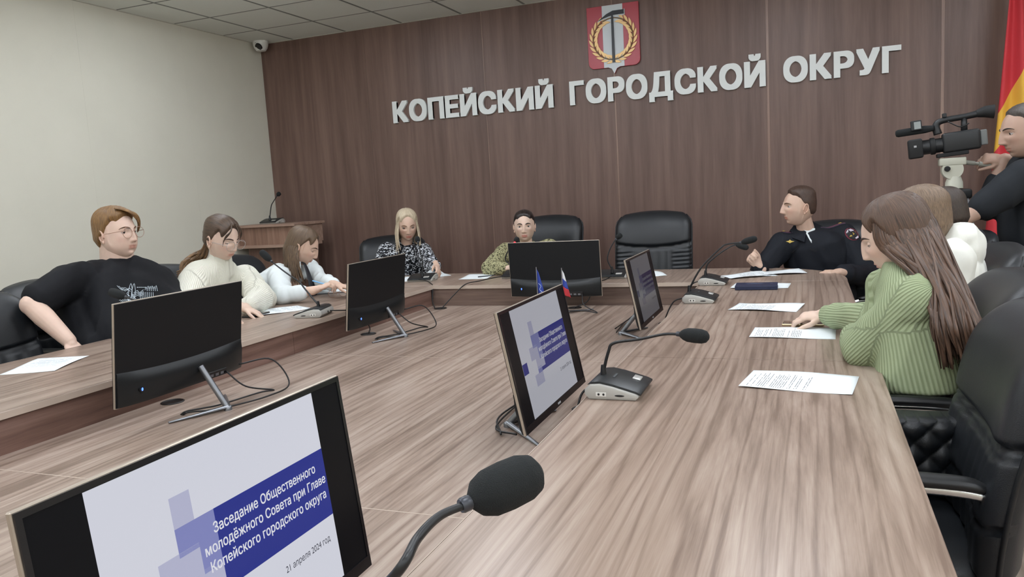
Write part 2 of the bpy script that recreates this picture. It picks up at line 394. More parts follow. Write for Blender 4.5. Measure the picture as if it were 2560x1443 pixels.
# flag by the wall
t = thing('flag', 'red flag with a broad yellow band hanging from a pole by the brown wall', 'flag', (1.30, 6.25, 0))
bm = bmesh.new(); tube(bm, [(0, 0, .03), (0, 0, 2.75)], .014, 12); obj('pole', bm, mat('pole_brass', (170, 140, 80), .3, .8), t, auto=40)
bm = bmesh.new(); lathe(bm, [(.17, 0), (.17, .015), (.06, .03), (.03, .05), (.018, .09)], 24); obj('stand', bm, mat('flag_stand', (60, 40, 30), .4), t, auto=40)
m, N, L, B = nmat('flag_cloth'); B.inputs['Roughness'].default_value = .75
tc = N.new('ShaderNodeUVMap'); sp = N.new('ShaderNodeSeparateXYZ'); L.new(tc.outputs[0], sp.inputs[0])
ma = N.new('ShaderNodeMath'); ma.operation = 'MULTIPLY_ADD'; L.new(sp.outputs[0], ma.inputs[0]); ma.inputs[1].default_value = -.26; L.new(sp.outputs[1], ma.inputs[2])
ramp = N.new('ShaderNodeValToRGB'); ramp.color_ramp.interpolation = 'CONSTANT'; L.new(ma.outputs[0], ramp.inputs[0])
e = ramp.color_ramp.elements; e[0].position = 0; e[0].color = rgb(196, 52, 60); e[1].position = .40; e[1].color = rgb(222, 172, 62)
x = ramp.color_ramp.elements.new(.52); x.color = rgb(196, 52, 60)
L.new(ramp.outputs[0], B.inputs['Base Color'])
bm = bmesh.new(); uvl = bm.loops.layers.uv.new('UVMap'); NU, NV = 40, 40; G = []
for j in range(NV+1):
    v = j/NV; z = .55 + v*2.15; row = []
    for i in range(NU+1):
        u = i/NU; wid = .06 + .40*(1-v)**.75
        x = -.02 + wid*(u*1.0) - .16*(1-v)*1.0; y = -.03 - .055*math.sin(u*13+v*2)*(.4+.6*(1-v)) - .03*math.sin(u*5)
        row.append(bm.verts.new((x, y, z)))
    G.append(row)
for j in range(NV):
    for i in range(NU):
        f = bm.faces.new((G[j][i], G[j][i+1], G[j+1][i+1], G[j+1][i]))
        for lp, (a, b) in zip(f.loops, ((i, j), (i+1, j), (i+1, j+1), (i, j+1))): lp[uvl].uv = (a/NU, b/NV)
fo = obj('cloth', bm, m, t, smooth=True); sm = fo.modifiers.new('s', 'SOLIDIFY'); sm.thickness = .002
# ------------------------------------------------------------------ conference table
ZT, ZI = .75, .612
XTL, XTLB, XTR, XTRO, YT, YTB = -2.358, -3.171, -.595, .196, 4.611, 5.339
top_y = wood('table_top_ash', (118, 99, 86), (150, 130, 116), (170, 153, 139), 1, scale=1.35, rough=.3, fig=.42, veins=.17)
inn_y = wood('table_inner_ash', (116, 98, 86), (150, 131, 118), (172, 156, 143), 1, scale=1.45, rough=.33, fig=.14, contrast=1.1, seed=3, veins=.13)
fas_y = wood('table_fascia_long', (90, 66, 58), (118, 90, 80), (140, 112, 102), 1, scale=.9, rough=.4, fig=.12, seed=5)
fas_x = wood('table_fascia_cross', (92, 74, 66), (120, 100, 90), (142, 122, 112), 0, scale=.9, rough=.4, fig=.12, seed=6)
edge_m = mat('table_edge_band', (190, 174, 160), .4)
tb = thing('conference_table', 'long wood-grain conference table in a U shape with a lower inner deck', 'table', (0, 0, 0))
def slab(name, pts, z0, z1, m):
    return obj(name, prism(pts, z0, z1, .0015, 1), m, tb)
Y0 = -.9
g = .0012
def rect(x0, x1, y0, y1): return [(x0+g, y0+g), (x1-g, y0+g), (x1-g, y1-g), (x0+g, y1-g)]
TH = .025
for a, b in ((Y0, .99), (.99, 2.589), (2.589, YT)):
    slab('top_board', rect(XTR, XTRO, a, b), ZT-TH, ZT, top_y)
for a, b in ((Y0, .75), (.75, 2.3), (2.3, YT)):
    slab('top_board', rect(XTLB, XTL, a, b), ZT-TH, ZT, top_y)
cr_ = [(XTRO-.62+.62*math.sin(k*PI/2/14), YTB-.63+.63*math.cos(k*PI/2/14)) for k in range(15)]
slab('top_board', [(-.9+g, YT+g), (XTRO, YT+g)] + cr_[::-1] + [(-.9+g, YTB)], ZT-TH, ZT, top_y)
slab('top_board', rect(-2.1, -.9, YT, YTB+g), ZT-TH, ZT, top_y)
cl_ = [(XTLB+.55-.55*math.sin(k*PI/2/14), YTB-.56+.56*math.cos(k*PI/2/14)) for k in range(15)]
slab('top_board', [(XTLB, YT+g), (-2.1-g, YT+g), (-2.1-g, YTB)] + cl_, ZT-TH, ZT, top_y)
# light edge strips along the front of the upper boards
for a, b in ((Y0, YT),):
    obj('edge_band', bbox(XTL, XTL+.0015, a, b, ZT-TH+.002, ZT-.001), edge_m, tb)
    obj('edge_band', bbox(XTR-.0015, XTR, a, b, ZT-TH+.002, ZT-.001), edge_m, tb)
obj('edge_band', bbox(XTL, XTR, YT-.0015, YT, ZT-TH+.002, ZT-.001), edge_m, tb)
# fascia boards between upper and lower decks
for a, b in ((Y0, 1.508), (1.508, 3.097), (3.097, YT-.012)):
    obj('fascia', bbox(XTL-.03, XTL-.012, a+g, b-g, ZI, ZT-TH), fas_y, tb)
    obj('fascia', bbox(XTR+.012, XTR+.03, a+g, b-g, ZI, ZT-TH), fas_y, tb)
for a, b in ((XTL-.012, -1.47), (-1.47, XTR+.012)):
    obj('fascia', bbox(a+g, b-g, YT+.012, YT+.03, ZI, ZT-TH), fas_x, tb)
# inner deck
for a, b in ((Y0, 1.508), (1.508, 3.097), (3.097, YT+.03)):
    slab('inner_board', rect(XTL-.03, XTR+.03, a, b), ZI-TH, ZI, inn_y)
for y in (1.508, 3.097): obj('joint_inlay', bbox(XTL-.01, XTR+.01, y-.0016, y+.0016, ZI-.002, ZI+.0004), edge_m, tb)
# supports
sup = wood('table_support_wood', (96, 72, 62), (120, 94, 82), (140, 114, 100), 2, fig=.05)
for x in (XTL-.1, XTR+.1):
    for a, b in ((Y0, 1.9), (1.9, YT+.1)): obj('support_panel', bbox(x-.012, x+.012, a+.02, b-.02, 0, ZI-TH), sup, tb)
obj('support_panel', bbox(XTL-.08, XTR+.08, YT+.1, YT+.124, 0, ZI-TH), sup, tb)
for x in (XTLB+.12, XTRO-.14):
    for y in (-.6, .9, 2.5, 4.2): obj('leg', bbox(x-.03, x+.03, y-.03, y+.03, 0, ZT-TH, .004), mat('leg_grey_metal', (120, 120, 122), .35, .6), tb)
for x in (-2.2, -.9): obj('leg', bbox(x-.03, x+.03, YTB-.2, YTB-.14, 0, ZT-TH, .004), MATS['leg_grey_metal'], tb)
grom = mat('grommet_black', (24, 22, 22), .4)
def grommet(p):
    bm = bmesh.new(); q = [(.042, 0), (.044, .002), (.04, .004), (.036, .002), (.034, .0005), (0, .0005)]
    lathe(bm, q, 24, Matrix.Translation((p[0], p[1], ZI))); obj('cable_grommet', bm, grom, tb, auto=40)
for p in ((-2.30, 2.235), (-2.27, 3.62), (-2.26, 4.50), (-.70, 2.40), (-.70, 4.0), (-1.35, 4.52)): grommet(p)

# ------------------------------------------------------------------ monitors
mon_blk = mat('monitor_back_black', (17, 19, 22), .5, bump=.06, bscale=900, spec=.3)
mon_low = mat('monitor_lower_housing', (20, 23, 25), .36, bump=.05, bscale=900, spec=.4)
mon_frame = mat('monitor_frame_champagne', (176, 164, 150), .32, .55)
mon_bez = mat('monitor_bezel_black', (20, 20, 23), .25)
stand_m = mat('stand_steel', (128, 130, 134), .3, .75)
cable_m = mat('cable_black', (16, 16, 17), .45)
led_m = emitter('power_led_blue', (70, 110, 255), 4)
def slide_mats(k):
    if k <= 0: return None
    s = k
    return dict(bg=emitter('slide_white_%.2f' % k, (232, 234, 246), s, .2), band=emitter('slide_blue_%.2f' % k, (38, 52, 150), s, .2),
                pale=emitter('slide_lilac_%.2f' % k, (196, 198, 226), s, .2), mid=emitter('slide_violet_%.2f' % k, (140, 146, 206), s, .2),
                txt=emitter('slide_text_white_%.2f' % k, (245, 246, 255), s, .2), dk=emitter('slide_text_dark_%.2f' % k, (50, 52, 66), s, .2), off=mat('screen_off_black', (16, 17, 20), .35, spec=.12))
TXT = None
def monitor(label, c, yaw, tilt, W, glow=0.0, foot=-1, cables=None):
    """Origin under the screen centre on the deck; screen faces local +Y; tilt leans the top back."""
    Hm = W*.583; t = thing('monitor', label, 'monitor', (c[0], c[1], ZI), yaw, 'monitors on the inner deck')
    T = Matrix.Translation((0, 0, c[2]-ZI)) @ Matrix.Rotation(tilt, 4, 'X')       # panel centre
    def put(name, bm, m, par=t, **k):
        bmesh.ops.transform(bm, matrix=T, verts=bm.verts); return obj(name, bm, m, par, **k)
    w2, h2 = W/2, Hm/2
    put('frame', bbox(-w2, w2, -.006, .0022, -h2, h2, .0015, 1), mon_frame)
    put('back_panel', bbox(-w2+.003, w2-.003, -.0085, -.005, -h2+.003, h2-.002, .001, 1), mon_blk)
    bz = bmesh.new(); bw = .010
    box(bz, -w2+.002, w2-.002, .003, .0052, h2-bw, h2-.002); box(bz, -w2+.002, w2-.002, .003, .0055, -h2+.002, -h2+.022)
    box(bz, -w2+.002, -w2+bw, .003, .0052, -h2+.02, h2-bw); box(bz, w2-bw, w2-.002, .003, .0052, -h2+.02, h2-bw)
    put('bezel', bz, mon_bez)
    # thicker lower housing with a bowed upper edge
    bm = bmesh.new(); n = 16; rows = []
    for i in range(n+1):
        x = -w2+.006+(W-.012)*i/n; s = (i/n-.5)*2; zt = -h2 + Hm*(.30+.045*s*s); d = -.034*(1-.55*abs(s)**5)
        prof = [(-.008, zt), (-.011, zt-.004), (d*.75, zt-Hm*.05), (d, zt-Hm*.11), (d*.98, -h2+.02), (d*.75, -h2+.004), (-.006, -h2+.003)]
        rows.append([bm.verts.new((x, p[0], p[1])) for p in prof])
    for a, b in zip(rows, rows[1:]):
        for k in range(len(a)-1): bm.faces.new((a[k], b[k], b[k+1], a[k+1]))
    bm.faces.new(rows[0][::-1]); bm.faces.new(rows[-1]); bmesh.ops.recalc_face_normals(bm, faces=bm.faces)
    lo = put('lower_housing', bm, mon_low, auto=35)
    put('socket_panel', bbox(w2*.25, w2*.62, -.0355, -.030, -h2+.008, -h2+.034, .002, 1), mon_bez, lo)
    for k in range(3): put('socket', bbox(w2*(.33+.09*k), w2*(.33+.09*k)+.016, -.0362, -.0352, -h2+.014, -h2+.024), mat('socket_metal', (120, 120, 125), .4, .6), lo)
    bm = bmesh.new(); lathe(bm, [(.009, 0), (.008, .004), (0, .004)], 14, Matrix.Translation((-w2*.72, -.031, -h2+.052)) @ Matrix.Rotation(PI/2, 4, 'X')); put('power_button', bm, mon_bez)
    bm = bmesh.new(); ell(bm, (-w2*.72, -.036, -h2+.054), (.0035, .002, .006), 8, 6); put('power_light', bm, led_m)
    # V-shaped steel stand behind
    zc = c[2]-ZI; zb = zc-h2*math.cos(tilt)
    A = T @ Vector((w2*.16, -.036, -h2+.07)); Fp = Vector((w2*.2, -.115, .006))
    bm = bmesh.new(); tube(bm, [A, Fp], [.011, .011], 12); obj('post', bm, stand_m, t, auto=50)
    for tip in ((-w2*.42, -.02, .004), (w2*.75, .045, .004)):
        bm = bmesh.new(); tube(bm, [Fp+Vector((0, .0, .006)), Vector(tip)], [.011, .005], 8, flat=(.7, 1.1)); obj('foot', bm, stand_m, t, auto=50)
    bm = bmesh.new(); lathe(bm, [(.015, 0), (.015, .012), (.011, .016)], 14, Matrix.Translation((Fp.x, Fp.y, 0))); obj('hinge', bm, stand_m, t, auto=50)
    # cables
    for pts in (cables or []):
        bm = bmesh.new(); P = [T @ Vector(p[:3]) if len(p) > 3 else Vector(p) for p in pts]; tube(bm, cr_path(P, 8), .0032, 7); obj('cable', bm, cable_m, t, smooth=True)
    # screen
    sw, z0, z1 = w2-bw, -h2+.022, h2-bw
    if glow:
        sm_ = slide_mats(glow); put('screen', bbox(-sw, sw, .0030, .0040, z0, z1), sm_['off'])
        s0 = -sw+ (2*sw)*.125; s1 = sw-(2*sw)*.125; SWd = s1-s0; SH = z1-z0
        X = lambda u: s0+u*SWd
        Zc = lambda v: z1-v*SH
        def quad(name, u0, u1, v0, v1, m, d):
            bm = bmesh.new(); vs = [bm.verts.new((X(u), d, Zc(v))) for u, v in ((u0, v1), (u1, v1), (u1, v0), (u0, v0))]; bm.faces.new(vs[::-1]); return put(name, bm, m, scr)
        scr = put('slide', bbox(X(0), X(1), .0038, .0043, z0+.001, z1-.001), sm_['bg'])
        # local +X is to the left as seen from the front, so u runs from the right
        f = lambda u0, u1: (1-u1, 1-u0)
        quad('slide_band', *f(.34, 1), .30, .655, sm_['band'], .0045)
        quad('slide_band', *f(0, .09), .50, .60, sm_['band'], .0045)
        for (u0, u1, v0, v1, k) in ((.26, .34, .17, .30, 'pale'), (.34, .42, .17, .30, 'bg'), (.26, .42, .30, .42, 'mid'), (.18, .34, .40, .52, 'pale'), (.34, .42, .42, .54, 'mid'), (.26, .42, .52, .62, 'pale'), (.10, .26, .52, .62, 'bg'), (.26, .34, .60, .66, 'mid'), (.18, .34, .655, .76, 'pale')):
            quad('slide_square', *f(u0, u1), v0, v1, sm_[k], .0047)
        def txt(s, u, v, hgt, m, al, bold):
            me = (bold_text(s, bold, 4, align=al, line=1.22) if bold else text_mesh(s, 1, 0, 0, al, line=1.22)); k = hgt*SH
            for vx in me.vertices: vx.co = T @ Vector((X(1-u)-vx.co.x*k*.89, .0051+vx.co.z*.05, Zc(v)+vx.co.y*k))
            obj_me('slide_text', me, m, scr)
        txt('Заседание Общественного\nмолодёжного Совета при Главе\nКопейского городского округа', .672, .40, .0625, sm_['txt'], 'CENTER', .013)
        txt('21 апреля 2024 год', .955, .775, .046, sm_['dk'], 'RIGHT', 0)
    else:
        put('screen', bbox(-sw, sw, .0030, .0040, z0, z1), mat('screen_dark', (24, 26, 34), .16, spec=.6))
    put('bezel_mark', bbox(-.014, .014, .0054, .0058, -h2+.008, -h2+.014), mat('mark_grey', (170, 170, 172), .4))
    return t
def cab(w, h, side=1):
    """Two loops of cable from the socket panel to the grommet."""
    return [[(side*w*.42, -.036, -h/2+.03, 0), (side*w*.60, -.085, .12), (side*w*.62, -.15, .02), (side*w*.35, -.17, .012), (side*w*.05, -.10, .012), (-w*.04, -.02, .012), (-w*.05, .01, .002)],
            [(side*w*.30, -.036, -h/2+.02, 0), (side*w*.34, -.08, .05), (side*w*.5, -.13, .012), (side*w*.38, -.12, .02), (side*w*.12, -.06, .012), (-w*.02, .0, .012), (-w*.05, .02, .002)]]
W1 = .605
M_ = {}
h1 = W1*.583
M_['LN'] = monitor('black monitor seen from behind in front of the person in the black T-shirt', (-2.10, 2.12, .885), PI/2, math.radians(8), W1, 0, cables=cab(W1, h1))
M_['LF'] = monitor('black monitor seen from behind in front of the writing student, nearest the corner', (-2.12, 3.50, .872), PI/2-.0, math.radians(7), .575, 0, cables=cab(.575, .335))
M_['C'] = monitor('black monitor seen from behind in front of the dark-haired speaker', (-1.43, 4.40, .868), PI*0, math.radians(3), .575, 0, cables=[cab(.575, .335)[1]])
M_['R2'] = monitor('lit slide monitor beside the desk microphone with a foam tip pointing at the papers', (-.77, 2.235, .84), -PI/2, math.radians(11), W1, .40, cables=[[(-.26, -.036, -.15, 0), (-.42, -.06, .13), (-.47, -.10, .05), (-.38, -.13, .012), (-.2, -.16, .01), (.1, -.14, .01), (.16, -.05, .01)], [(-.2, -.036, -.16, 0), (-.34, -.07, .07), (-.37, -.12, .012), (-.25, -.15, .012), (.0, -.17, .01), (.16, -.1, .008)]])
M_['R3'] = monitor('dim slide monitor seen at a steep angle before the empty black armchair', (-.755, 3.74, .84), -PI/2+.0, math.radians(11), .565, .085, cables=[[(-.24, -.036, -.15, 0), (-.34, -.08, .12), (-.37, -.14, .03), (-.2, -.16, .01), (.05, -.14, .01)], [(-.2, -.036, -.16, 0), (-.3, -.09, .06), (-.3, -.16, .012), (-.05, -.17, .01)]])
M_['FG'] = monitor('large lit slide monitor in the foreground with a bright blue title band', (-.765, .83, .86), -PI/2, math.radians(6), W1, .74)
# ------------------------------------------------------------------ microphones
mic_grey = mat('mic_base_silver_grey', (176, 174, 168), .38, .2); mic_blk = mat('mic_top_black', (27, 30, 32), .38, bump=.05, bscale=1200)
neck_m = mat('gooseneck_black', (22, 23, 25), .4); foam_m = mat('foam_black', (26, 29, 30), .95, bump=.9, bscale=900)
btn_m = mat('mic_button_silver', (198, 198, 194), .3, .5); sock_m = mat('mic_socket_white', (214, 212, 206), .4); hole_m = mat('socket_hole', (20, 18, 18), .5); ring_m = mat('mic_ring_grey', (62, 64, 70), .35, .3)
red_led = emitter('mic_ring_red', (255, 40, 50), 5)
def side_extrude(prof, x0, x1, r, m, name, par, seg=2, auto=40):
    bm = bmesh.new(); n = len(prof)
    a = [bm.verts.new((x0, p[0], p[1])) for p in prof]; b = [bm.verts.new((x1, p[0], p[1])) for p in prof]
    bm.faces.new(a); bm.faces.new(b[::-1])
    for i in range(n): bm.faces.new((a[i], b[i], b[(i+1) % n], a[(i+1) % n]))
    bmesh.ops.recalc_face_normals(bm, faces=bm.faces)
    if r: bev(bm, r, seg, 55)
    return obj(name, bm, m, par, auto=auto)
def microphone(label, loc, rz, neck, head_len=.080, head_r=.0200, live=False, cable=None, neck_r=.0042):
    """neck: world points from the root to the foam tip's start, then the foam's end."""
    t = thing('desk_microphone', label, 'microphone', loc, rz, 'desk microphones')
    hwid = .093
    low = [(-.066, 0), (.066, 0), (.078, .012), (.066, .019), (0, .038), (-.035, .045), (-.062, .043), (-.078, .028), (-.079, .014)]
    b0 = side_extrude(low, -hwid, hwid, .006, mic_grey, 'base', t)
    top = [(.080, .0135), (.080, .019), (.066, .0255), (0, .0445), (-.035, .0515), (-.058, .0495), (-.072, .040), (-.066, .041), (-.035, .045), (0, .038), (.066, .019)]
    t0 = side_extrude(top, -hwid+.006, hwid-.006, .003, mic_blk, 'top_plate', t)
    R = Matrix.Translation((-.045, .045, .0318)) @ Matrix.Rotation(math.radians(-15), 4, 'X')
    bm = bmesh.new(); box(bm, -.02, .02, -.012, .012, -.002, .0022, R); bev(bm, .006, 3, 60); obj('talk_button', bm, btn_m, t, auto=40)
    R2 = Matrix.Translation((.0, -.01, .0475)) @ Matrix.Rotation(math.radians(-13), 4, 'X')
    bm = bmesh.new(); box(bm, -.022, .022, -.003, .003, 0, .0008, R2); obj('logo_mark', bm, mat('mic_mark', (62, 66, 68), .5), t)
    for s in (-1, 1):
        bm = bmesh.new(); x = s*(hwid+.0002); box(bm, min(x, x+s*.0016), max(x, x+s*.0016), -.045, -.015, .010, .022); bev(bm, .003, 2, 60); so = obj('socket_plate', bm, sock_m, t)
        for yy in (-.037, -.023):
            bm = bmesh.new(); ell(bm, (s*(hwid+.0017), yy, .016), (.001, .0035, .0035), 10, 6); obj('socket_hole', bm, hole_m, so)
        bm = bmesh.new(); ell(bm, (s*(hwid+.0004), .022, .0135), (.0012, .014, .0028), 12, 6); obj('volume_slot', bm, hole_m, t)
    bm = bmesh.new(); ell(bm, (0, -.079, .018), (.006, .003, .006), 10, 6); obj('cable_port', bm, hole_m, t)
    M = (Matrix.Translation(loc) @ rotz(rz)).inverted()
    P = [M @ Vector(p) for p in neck]; root = P[0]
    bm = bmesh.new(); tube(bm, [root+Vector((0, 0, -.012)), root+Vector((0, 0, .008)), root+Vector((0, 0, .03))], [.011, .009, .0062], 12); obj('neck_collar', bm, neck_m, t, auto=50)
    path = cr_path([root+Vector((0, 0, .01))] + P[1:-1], 10); bm = bmesh.new(); tube(bm, path, [neck_r*1.15, neck_r, neck_r*.9], 8); obj('gooseneck', bm, neck_m, t, smooth=True)
    a, b = P[-2], P[-1]; d = (b-a).normalized(); Q = Matrix.Translation(a) @ d.to_track_quat('Z', 'Y').to_matrix().to_4x4()
    bm = bmesh.new(); lathe(bm, [(neck_r*1.5, -.014), (neck_r*1.7, -.012), (neck_r*1.7, -.004), (neck_r*1.4, 0)], 12, Q); obj('neck_ring', bm, red_led if live else ring_m, t, auto=50)
    Lh = head_len; r = head_r
    prof = [(.006, -.004), (.010, 0), (r*.75, Lh*.10), (r*.95, Lh*.25), (r, Lh*.5), (r*.97, Lh*.75), (r*.8, Lh*.9), (r*.45, Lh*.98), (0, Lh)]
    bm = bmesh.new(); lathe(bm, prof, 22, Q); obj('foam_windscreen', bm, foam_m, t, smooth=True)
    if cable:
        bm = bmesh.new(); tube(bm, cr_path([M @ Vector(p) for p in cable], 8), .0034, 7); obj('cable', bm, cable_m, t, smooth=True)
    return t
V = Vector
# seat side: front of the unit points to its user
yy = 2.13
microphone('desk microphone with a level foam tip beside the second lit monitor', (-.515, 2.13, ZT), -PI/2,
    [V((-.56, 2.13, ZT+.048)), at_y(1521, 880, 2.13), at_y(1535, 858, 2.13), at_y(1600, 848, 2.12), at_y(1660, 836, 2.11), at_y(1703, 836, 2.10), at_y(1760, 842, 2.08)],
    cable=[(-.594, 2.13, .768), (-.625, 2.11, .74), (-.64, 2.09, .66), (-.66, 2.16, .619), (-.7, 2.4, .615)])
microphone('desk microphone at the blue folder, nearer of the two standing close together', (-.505, 3.87, ZT), -PI/2,
    [V((-.56, 3.87, ZT+.048)), at_y(1740, 690, 3.87), at_y(1760, 661, 3.87), at_y(1802, 620, 3.87), at_y(1818, 611, 3.87), at_y(1856, 606, 3.87), at_y(1888, 597, 3.86)], head_len=.072, head_r=.0165,
    cable=[(-.584, 3.87, .768), (-.64, 3.86, .745), (-.68, 3.84, .66), (-.69, 3.95, .615), (-.7, 4.0, .613)])
microphone('desk microphone beside the uniformed officer\'s papers, farther of two standing close together', (-.515, 4.53, ZT), -PI/2,
    [V((-.56, 4.53, ZT+.048)), at_y(1768, 662, 4.53), at_y(1785, 645, 4.53), at_y(1805, 630, 4.53), at_y(1828, 616, 4.53), at_y(1842, 612, 4.53), at_y(1876, 622, 4.5)], head_len=.072, head_r=.0175,
    cable=[(-.594, 4.53, .768), (-.64, 4.53, .745), (-.68, 4.52, .66), (-.72, 4.53, .615)])
microphone('desk microphone leaning towards the woman in the white sweater', (-2.47, 3.42, ZT), PI/2+.25,
    [V((-2.43, 3.41, ZT+.048)), at_y(762, 722, 3.42), at_y(748, 705, 3.42), at_y(715, 682, 3.44), at_y(685, 659, 3.46), at_y(676, 651, 3.46), at_y(660, 636, 3.46)],
    cable=[(-2.40, 3.47, .768), (-2.37, 3.55, .756), (-2.34, 3.64, .74), (-2.31, 3.70, .64), (-2.28, 3.64, .614)])
microphone('desk microphone in front of the T-shirt print, half hidden behind a monitor', (-2.52, 2.36, ZT), PI/2,
    [V((-2.475, 2.36, ZT+.048)), V((-2.48, 2.36, .90)), V((-2.52, 2.37, .955)), at_y(352, 757, 2.38), at_y(325, 747, 2.39), at_y(312, 742, 2.4), at_y(270, 727, 2.4)], head_len=.085)
microphone('desk microphone before the blonde woman in the patterned blouse', (-2.585, 4.90, ZT), PI+.12,
    [V((-2.565, 4.86, ZT+.048)), at_y(1056, 655, 4.87), at_y(1051, 630, 4.88), at_y(1047, 612, 4.9), at_y(1045, 604, 4.9), at_y(1042, 592, 4.93)], head_len=.045, head_r=.019,
    cable=[(-2.575, 4.82, .768), (-2.5, 4.78, .765), (-2.42, 4.70, .755), (-2.365, 4.62, .74), (-2.34, 4.55, .66), (-2.30, 4.50, .614)])
microphone('live desk microphone with a red ring before the dark-haired speaker', (-1.90, 5.00, ZT), PI,
    [V((-1.885, 4.955, ZT+.048)), at_y(1264, 650, 4.95), at_y(1272, 625, 4.95), at_y(1281, 612, 4.95), at_y(1288, 605, 4.95), at_y(1293, 597, 4.97)], head_len=.04, head_r=.018, live=True,
    cable=[(-1.90, 4.92, .768), (-1.97, 4.85, .775), (-2.06, 4.70, .766), (-2.12, 4.615, .757), (-2.18, 4.57, .70), (-2.24, 4.52, .63), (-2.25, 4.50, .614)])
microphone('desk microphone before the empty armchair behind the table', (-1.19, 4.90, ZT), PI,
    [V((-1.19, 4.86, ZT+.048)), at_y(1519, 650, 4.86), at_y(1523, 628, 4.87), at_y(1534, 606, 4.88), at_y(1542, 596, 4.89), at_y(1553, 586, 4.9)], head_len=.042, head_r=.018,
    cable=[(-1.19, 4.82, .768), (-1.21, 4.75, .756), (-1.25, 4.62, .748), (-1.28, 4.58, .65), (-1.35, 4.52, .614)])
lc = at_y(680, 548, 6.02)
microphone('desk microphone standing on top of the wooden lectern', (lc.x, 6.02, 1.18), -PI+.08,
    [V((lc.x, 5.99, 1.18+.048)), at_y(678, 516, 5.99), at_y(683, 505, 6.0), at_y(690, 494, 6.01), at_y(693, 489, 6.01), at_y(700, 482, 6.02)], head_len=.04, head_r=.02)
microphone('large foam microphone head on a gooseneck in the foreground before the slide monitor', (-.485, .60, ZT), -PI/2,
    [V((-.50, .62, ZT+.048)), V((-.475, .655, .88)), at_d(990, 1436, .70), at_d(1045, 1345, .735), at_d(1100, 1290, .765), at_d(1165, 1262, .79), at_d(1180, 1253, .795), at_d(1340, 1180, .84)], head_len=.087, head_r=.0262, neck_r=.0048)

# ------------------------------------------------------------------ papers and small things on the table
def paper_mat(name, lines, seed):
    m, N, L, B = nmat(name); B.inputs['Roughness'].default_value = .8
    white = rgb(228, 234, 236)
    if not lines: B.inputs['Base Color'].default_value = white; return m
    tc = N.new('ShaderNodeTexCoord'); sp = N.new('ShaderNodeSeparateXYZ'); L.new(tc.outputs['Object'], sp.inputs[0])
    def M(op, a, b=None, c=None):
        n = N.new('ShaderNodeMath'); n.operation = op
        for k, v in enumerate((a, b, c)):
            if v is None: continue
            if isinstance(v, (int, float)): n.inputs[k].default_value = v
            else: L.new(v, n.inputs[k])
        return n.outputs[0]
    row = M('FLOOR', M('MULTIPLY', sp.outputs[1], 165)); fr = M('FRACT', M('MULTIPLY', sp.outputs[1], 165))
    ink = M('MULTIPLY', M('GREATER_THAN', fr, .36), M('LESS_THAN', fr, .66))
    wn = N.new('ShaderNodeTexWhiteNoise'); wn.noise_dimensions = '1D'; L.new(M('ADD', row, seed), wn.inputs['W'])
    ends = M('MULTIPLY_ADD', wn.outputs['Value'], .05, .035)
    inx = M('MULTIPLY', M('GREATER_THAN', sp.outputs[0], -.085), M('LESS_THAN', sp.outputs[0], ends))
    wn2 = N.new('ShaderNodeTexWhiteNoise'); wn2.noise_dimensions = '2D'; cb = N.new('ShaderNodeCombineXYZ')
    L.new(M('FLOOR', M('MULTIPLY', sp.outputs[0], 160)), cb.inputs[0]); L.new(row, cb.inputs[1]); L.new(cb.outputs[0], wn2.inputs['Vector'])
    inx = M('MULTIPLY', inx, M('GREATER_THAN', wn2.outputs['Value'], .18))
    iny = M('MULTIPLY', M('GREATER_THAN', sp.outputs[1], -.03), M('LESS_THAN', sp.outputs[1], .132))
    rows = M('GREATER_THAN', wn.outputs['Value'], .16)
    fac = M('MULTIPLY', M('MULTIPLY', ink, inx), M('MULTIPLY', iny, rows))
    mx = N.new('ShaderNodeMix'); mx.data_type = 'RGBA'; L.new(fac, mx.inputs[0]); mx.inputs[6].default_value = white; mx.inputs[7].default_value = rgb(98, 104, 110)
    L.new(mx.outputs[2], B.inputs['Base Color']); return m
PM = [paper_mat('printed_paper_%d' % k, True, k*37.3) for k in range(3)] + [paper_mat('blank_paper', False, 0)]
def sheet(label, c, rz, k=0, z=ZT, curl=.004, size=(.21, .297), seed=0, name='paper_sheet', bend=None):
    """A4 sheet; local +Y is the top of the page."""
    bm = bmesh.new(); nx, ny = 10, 14; G = []
    for j in range(ny+1):
        for i in range(nx+1):
            x, y = (i/nx-.5)*size[0], (j/ny-.5)*size[1]
            s, q = i/nx*2-1, j/ny*2-1
            zz = .0008 + curl*(.5+.5*math.sin(seed+2.3*q+1.1*s))*max(abs(s), abs(q))**4 + (bend(s, q) if bend else 0)
            G.append(bm.verts.new((x, y, zz)))
    for j in range(ny):
        for i in range(nx): bm.faces.new((G[j*(nx+1)+i], G[j*(nx+1)+i+1], G[(j+1)*(nx+1)+i+1], G[(j+1)*(nx+1)+i]))
    o = obj(name, bm, PM[k], None, smooth=True, loc=(c[0], c[1], z), rot=(0, 0, rz)); s = o.modifiers.new('s', 'SOLIDIFY'); s.thickness = .0004
    return tag(o, label, 'paper', 'printed sheets on the table')
def cen(*q): p = [at_z(u, v, ZT) for u, v in q]; return sum(p, V((0, 0, 0)))/len(p)
def mid_sheet(label, q, k, seed, curl=.004):
    """q: photo corners top-near, top-far, bottom-far, bottom-near of a page whose top is to the left."""
    c = cen(*q); a, b, c2, d = [at_z(u, v, ZT) for u, v in q]; dirn = ((a+b)-(c2+d)).normalized()
    return sheet(label, (c.x, c.y), math.atan2(dirn.y, dirn.x)-PI/2, k, seed=seed, curl=curl)
mid_sheet('printed page lying nearest on the bare table run, by the empty chairs', [(1850, 970), (1880, 927), (2147, 941), (2132, 991)], 0, .4, .005)
mid_sheet('printed page next to the elbow of the green sweater', [(1876, 844), (1887, 820), (2089, 822), (2087, 849)], 1, 1.3)
